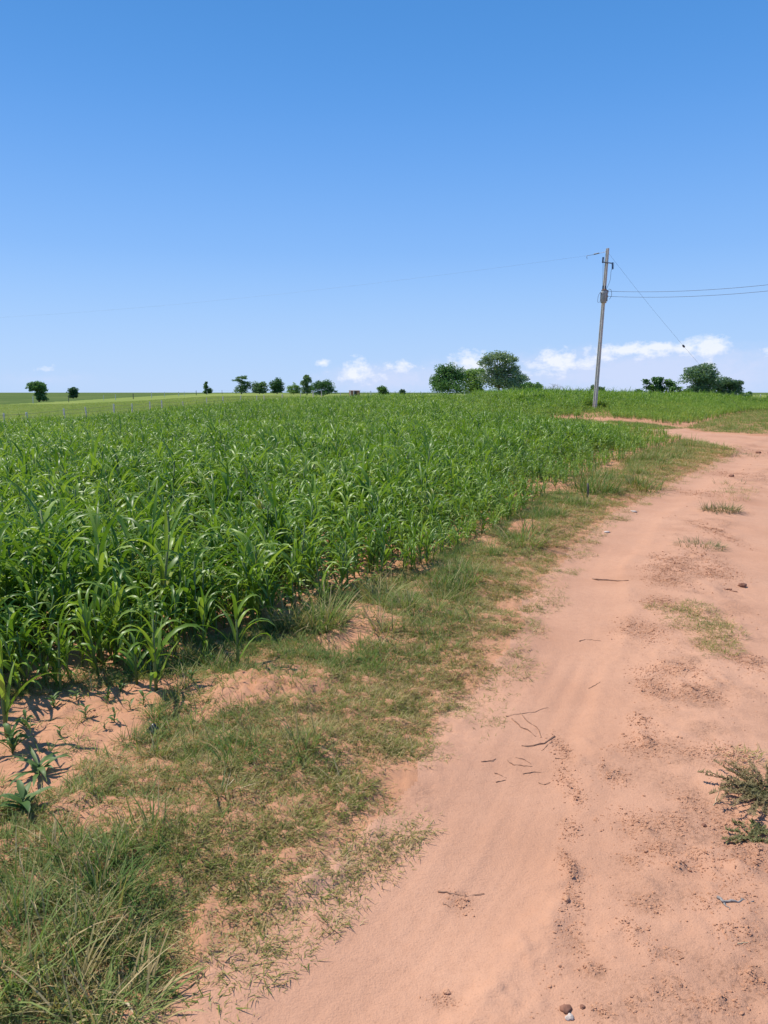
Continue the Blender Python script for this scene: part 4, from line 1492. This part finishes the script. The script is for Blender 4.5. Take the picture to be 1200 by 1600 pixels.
tree(1086, 170, 568, 60, 'large rounded grey-green tree to the right of the pole', 'tree', [(-.35, 0, .76, .6, .2), (.25, 0, .80, .65, .18), (0, -.1, .62, .9, .22), (.45, 0, .5, .6, .25), (-.2, 0, .36, .5, .2), (.2, .1, .25, .8, .22)], TREEC, 4200, .22, .26, 18, 'trees right of the pole')
tree(1129, 172, 589, 46, 'smaller rounded tree joined to the large grey-green one', 'tree', [(0, 0, .74, .7, .2), (-.35, 0, .55, .6, .28), (.45, 0, .6, .55, .22), (.1, .1, .3, .9, .28), (.8, 0, .78, .22, .08)], TREEC, 2400, .22, .18, 19, 'trees right of the pole')
tree(1158, 175, 611, 26, 'sparse low bush at the foot of the smaller rounded tree', 'tree', [(-.5, 0, .7, .35, .22), (.5, 0, .8, .3, .2), (0, 0, .45, .7, .25)], TREEA, 260, .2, .08, 20, 'trees right of the pole', sink=-.4)


def bare_tree():
    D = 150
    x = (865 - 600) / FPX * D
    z = gz(x, D)
    H = at_px(865, 596, D).z - z
    e = empty('bare_tree', (x, D, z))
    r = random.Random(64)
    mb = MB()
    mb.tube([(0, 0, -.2), (0, 0, H * .35)], [.07, .05], 6)
    tw = MB()
    for k in range(22):
        a = r.uniform(0, 6.28)
        s = Vector((0, 0, H * r.uniform(.2, .35)))
        d = Vector((math.cos(a) * r.uniform(.3, 1.0), math.sin(a) * .6, r.uniform(.5, 1.2))).normalized()
        m = s + d * H * r.uniform(.25, .4)
        t = m + (d + Vector((r.gauss(0, .4), r.gauss(0, .4), .2))).normalized() * H * r.uniform(.2, .35)
        tw.tube([s, m, t], [.028, .018, .008], 4, False)
        for q in range(4):
            b_ = m.lerp(t, r.random())
            tw.tube([b_, b_ + Vector((r.gauss(0, .3), r.gauss(0, .3), r.uniform(.05, .4))) * H * .35], [.013, .005], 4, False)
    link('trunk', mb.mesh('trunk', TWIGM, True), e)
    link('twigs', tw.mesh('twigs', TWIGM), e)
    tag(e, 'leafless grey twiggy tree between the grove and the pole', 'tree', TG)


bare_tree()


def papaya_clump():
    """a thicket of pale stems, each topped with a bunch of large dark leaves"""
    D = 150
    x0 = (1025 - 600) / FPX * D
    r = random.Random(71)
    k = 0
    spots = [(-23, 592, .8), (-17, 600, .6), (-12, 590, .9), (-5, 588, 1), (1, 590, 1), (7, 588, 1), (13, 592, .9), (19, 597, .8), (24, 594, .8), (-26, 608, .5), (29, 604, .6), (-9, 603, .8), (3, 603, .8), (15, 605, .8),
             (37, 610, .5), (44, 609, .5), (51, 607, .5)]
    for (dx, top, s) in spots:
        x = (1025 + dx - 600) / FPX * D
        y = D + r.uniform(-2.2, 2.2)
        z = gz(x, y)
        H = at_px(1025, top, D).z - z
        e = empty('broad_leaf_tree', (x, y, z))
        mb = MB()
        lean = r.gauss(0, .12)
        mb.tube([(0, 0, -.2), (lean * .4, 0, H * .5), (lean, 0, H * .9)], [.09, .07, .045], 6)
        link('trunk', mb.mesh('trunk', TWIGM, True), e)
        cr = MB()
        for q in range(int(170 * s) + 40):
            a = r.uniform(0, 6.28)
            V, F = strip_leaf(r.uniform(.40, .75), r.uniform(.24, .42), R(r.uniform(5, 70)), R(r.uniform(70, 150)), 3, .2, 0, 0, 'broad')
            hh = H * r.uniform(.30, .98) if q % 2 else H * r.uniform(.8, .97)
            M_ = Matrix.Translation((lean * hh / H + r.gauss(0, .30), r.gauss(0, .4), hh - .15)) @ Matrix.Rotation(a, 4, 'Z')
            cr.add([M_ @ Vector(v) for v in V], F)
        link('crown', cr.mesh('crown', TREEA), e)
        tag(e, 'slender tree with pale stem and big dark leaves in the thicket', 'tree', 'slender broad-leaved trees of the thicket')
        k += 1


papaya_clump()


# ------------------------------------------------------------------ little brick hut on the skyline
def hut():
    D = 230
    x = (554.5 - 600) / FPX * D
    z = gz(x, D)
    H = at_px(554, 609.8, D).z - z
    W = 14 / FPX * D
    dp = 2.6
    e = empty('brick_hut', (x, D, z), R(14))
    t = .14
    mb = MB()
    mb.box((0, dp / 2, H * .47 - .1), (W, t, H * .94 + .2))
    mb.box((-W / 2 + t / 2, 0, H * .47 - .1), (t, dp - t * 1.02, H * .94 + .2))
    mb.box((W / 2 - t / 2, 0, H * .47 - .1), (t, dp - t * 1.02, H * .94 + .2))
    dw = .8
    mb.box((-(W / 4 + dw / 4), -dp / 2, H * .47 - .1), (W / 2 - dw / 2, t, H * .94 + .2))
    mb.box(((W / 4 + dw / 4), -dp / 2, H * .47 - .1), (W / 2 - dw / 2, t, H * .94 + .2))
    link('wall', mb.mesh('wall', BRICK), e)
    mb = MB()
    mb.box((0, 0, 0), (W + .3, dp + .4, .10), Matrix.Rotation(R(3), 3, 'X'))
    link('roof', mb.mesh('roof', SLAB), e, (0, 0, H * .96))
    mb = MB()
    mb.box((0, -dp / 2 + .02, H * .46), (dw - .02, .05, H * .92))
    link('door', mb.mesh('door', DOORM), e)
    mb = MB()
    mb.box((-W / 2 - .22, -dp / 2 - .2, H * .46), (.22, .22, H * .98))
    link('pillar', mb.mesh('pillar', POSTM), e)
    tag(e, 'tiny red brick hut with flat roof on the skyline by the fence', 'hut')


hut()


# ------------------------------------------------------------------ leaning concrete utility pole with transformer
PY = 45.0
base = at_px(929, 641, PY)
base.z = gz(base.x, PY)
top = at_px(949.5, 388, PY)
axis = (top - base)
PL = axis.length
UP = axis.normalized()
YAW = R(24)


def pole_pt(t, dx=0.0, dy=0.0, dz=0.0):
    return axis * t + Vector((dx, dy, dz))


def utility_pole():
    e = empty('utility_pole', base)
    Q = UP.to_track_quat('Z', 'Y').to_matrix()
    Q = Q @ Matrix.Rotation(YAW, 3, 'Z')

    def H_section(w, d, web, fl):
        return [(-w, -d), (-w + fl, -d), (-w + fl + .012, -web), (w - fl - .012, -web), (w - fl, -d), (w, -d), (w, d), (w - fl, d), (w - fl - .012, web), (-w + fl + .012, web), (-w + fl, d), (-w, d)]
    mb = MB()
    vs_, fs = [], []
    rows = 12
    for i in range(rows + 1):
        t = i / rows
        w, d = .105 - .030 * t, .082 - .024 * t
        for (a, b_) in H_section(w, d, d * .42, w * .38):
            vs_.append(Q @ Vector((a, b_, 0)) + axis * t + UP * (-.6 if i == 0 else 0))
    for i in range(rows):
        for k in range(12):
            k2 = (k + 1) % 12
            fs.append((i * 12 + k, i * 12 + k2, (i + 1) * 12 + k2, (i + 1) * 12 + k))
    fs.append(tuple(range(11, -1, -1)))
    fs.append(tuple(rows * 12 + k for k in range(12)))
    mb.add(vs_, fs)
    link('shaft', mb.mesh('shaft', CONCRETE), e)
    # crossarm with two fuse cutouts
    tc_ = 1 - 23 / 253
    c = pole_pt(tc_)
    mb = MB()
    arm_a, arm_b = c + Vector((-.27, -.15, .05)), c + Vector((.30, -.15, -.02))
    mb.tube([arm_a, arm_b], .03, 6)
    mb.tube([c + Vector((0, .12, 0)), c + Vector((0, -.16, .01))], .035, 6)
    link('crossarm', mb.mesh('crossarm', STEEL), e)
    for (p, s) in ((arm_a, 1), (arm_b, -1)):
        mb = MB()
        a0 = p + Vector((0, 0, -.05 * s))
        a1 = p + Vector((.01, -.02, .27 * s if s > 0 else -.33))
        n = 9
        mb.tube([a0.lerp(a1, i / n) for i in range(n + 1)], [.05 if i % 2 else .030 for i in range(n + 1)], 8)
        f = link('fuse_cutout', mb.mesh('fuse_cutout', NAVY, True), e)
        mb = MB()
        mb.tube([a0 + Vector((.07, -.03, 0)), a1 + Vector((.05, -.03, 0))], .014, 6)
        link('fuse_tube', mb.mesh('fuse_tube', STEEL), f)
    # transformer
    tt = 1 - 74 / 253
    c = pole_pt(tt, -.07, -.28)
    tr = MB()
    tr.tube([c + UP * v for v in (-.40, -.38, .27, .30)], [.155, .17, .17, .155], 18)
    T = link('transformer', tr.mesh('transformer', TANKM, True), e)
    mb = MB()
    mb.tube([c + UP * v for v in (.302, .33, .37)], [.18, .175, .10], 18)
    link('lid', mb.mesh('lid', RUSTM, True), T)
    for k in range(7):
        a = math.pi * (.62 + .22 * k)
        mb = MB()
        rot = Matrix.Rotation(a, 3, 'Z')
        mb.box(c + rot @ Vector((.19, 0, -.06)), (.045, .012, .5), rot)
        link('cooling_fin', mb.mesh('cooling_fin', TANKM), T)
    for dx, dy in ((-.09, -.02), (.08, .03)):
        mb = MB()
        n = 8
        mb.tube([c + Vector((dx, dy, .36 + .03 * i)) for i in range(n)], [.045 if i % 2 else .028 for i in range(n)], 8)
        link('bushing', mb.mesh('bushing', NAVY, True), T)
    for dx in (-.20, .20):
        mb = MB()
        mb.tube([c + Vector((dx * .8, -.05, .15)), c + Vector((dx * 1.15, -.07, .17))], [.03, .02], 8)
        link('low_bushing', mb.mesh('low_bushing', RUSTM, True), T)
    mb = MB()
    for dz in (.18, -.18):
        mb.box(c + Vector((.06, .17, dz)), (.26, .12, .05))
    link('bracket', mb.mesh('bracket', RUSTM), e)
    # low-voltage rack on the right-hand face
    for k, py in enumerate((455, 463)):
        t = 1 - (py - 389) / 253
        c2 = pole_pt(t)
        mb = MB()
        mb.tube([c2 + Vector((.08, -.02, 0)), c2 + Vector((.24, -.04, 0))], .02, 6)
        mb.tube([c2 + Vector((.20, -.04, -.05)), c2 + Vector((.20, -.04, 0)), c2 + Vector((.20, -.04, .05))], [.05, .032, .05], 8)
        link('spool_insulator', mb.mesh('spool_insulator', RUSTM, True), e)
    # jumper loops
    for pts in ([(tc_, .31, -.18, -.34), (.88, .24, -.2, -.2), (.80, .20, -.3, 0), (.74, .0, -.34, .02)], [(tc_, -.26, -.18, .25), (.86, -.22, -.2, 0), (.78, -.2, -.3, 0), (.735, -.16, -.36, .12)],
                [(.735, .16, -.3, .12), (.745, .33, -.2, .0), (.735, .40, -.15, -.2), (.71, .30, -.12, -.2)], [(.71, -.30, -.36, .2), (.70, -.42, -.36, .05), (.68, -.42, -.34, -.1), (.67, -.30, -.34, .0)]):
        mb = MB()
        P = [pole_pt(*p) for p in pts]
        fine = []
        for i in range(len(P) - 1):
            p0, p1, p2, p3 = P[max(0, i - 1)], P[i], P[i + 1], P[min(len(P) - 1, i + 2)]
            for q in range(5):
                u = q / 5
                fine.append(.5 * ((2 * p1) + (p2 - p0) * u + (2 * p0 - 5 * p1 + 4 * p2 - p3) * u * u + (3 * p1 - p0 - 3 * p2 + p3) * u ** 3))
        fine.append(P[-1])
        mb.tube(fine, .011, 5)
        link('jumper_cable', mb.mesh('jumper_cable', WIREM, True), e)
    tag(e, 'leaning grey concrete utility pole carrying a transformer at the field corner', 'utility pole')
    return e


utility_pole()


def span(name, a, b, sag, rad, label, n=40, parts=None):
    a, b = Vector(a), Vector(b)
    mb = MB()
    mb.tube([a.lerp(b, i / n) - a - Vector((0, 0, 4 * sag * (i / n) * (1 - i / n))) for i in range(n + 1)], rad, 5)
    o = link(name, mb.mesh(name, WIREM, True), None, a)
    return tag(o, label, 'wire')


# supply line to the left, from a strain insulator at the pole top
st = base + pole_pt(1 - 5 / 253, -.07, -.02)
far_end = Vector((-62, 82, 9.0))
tip = at_px(917, 399.5, PY + .6)
w = span('supply_wire', tip, far_end, 1.1, .0024, 'thin supply wire running off to the left from the pole top')
mb_ = MB()
mb_.tube([st - tip, Vector((.35, -.03, .03)).lerp(st - tip, .2), Vector((0, 0, 0))], .012, 5)
link('dead_end_rod', mb_.mesh('dead_end_rod', STEEL), w)
mb_ = MB()
d_ = (st - tip)
mb_.tube([d_ * (.36 + .035 * i) for i in range(9)], [.040 if i % 2 else .022 for i in range(9)], 8)
link('strain_insulator', mb_.mesh('strain_insulator', STEEL, True), w)
mb_ = MB()
mb_.tube([Vector((0, 0, 0)), Vector((.0, 0, -.10)), Vector((.03, 0, -.20))], [.018, .014, .010], 5)
link('jumper_tail', mb_.mesh('jumper_tail', STEEL, True), w)
right_pole = Vector((50, 24, 0))
for k, (py, lab) in enumerate(((455, 'upper of the two dark cables running right from the pole'), (463, 'lower of the two dark cables running right from the pole'))):
    a = base + pole_pt(1 - (py - 389) / 253, .25, -.04)
    span('cable', a, (34, 26, 10.4 - .34 * k), 1.6, .010, lab)
ga = base + pole_pt(1 - 8 / 253, .09, 0)
gxy = at_px(1166, 640, PY - 1)
gb = Vector((gxy.x, gxy.y, gz(gxy.x, gxy.y) + .0))
gw = span('guy_wire', ga, gb, .25, .0045, 'diagonal guy wire stretching from the pole top down into the crop')
mb_ = MB()
t_ = (1070 - 955) / (1166 - 955)
pc = (gb - ga) * t_ - Vector((0, 0, 4 * .25 * t_ * (1 - t_)))
dr = (gb - ga).normalized()
mb_.tube([pc - dr * .10, pc - dr * .07, pc, pc + dr * .07, pc + dr * .10], [.02, .05, .06, .05, .02], 10)
link('guy_insulator', mb_.mesh('guy_insulator', BLACKM, True), gw)
print('objects', len(bpy.data.objects))
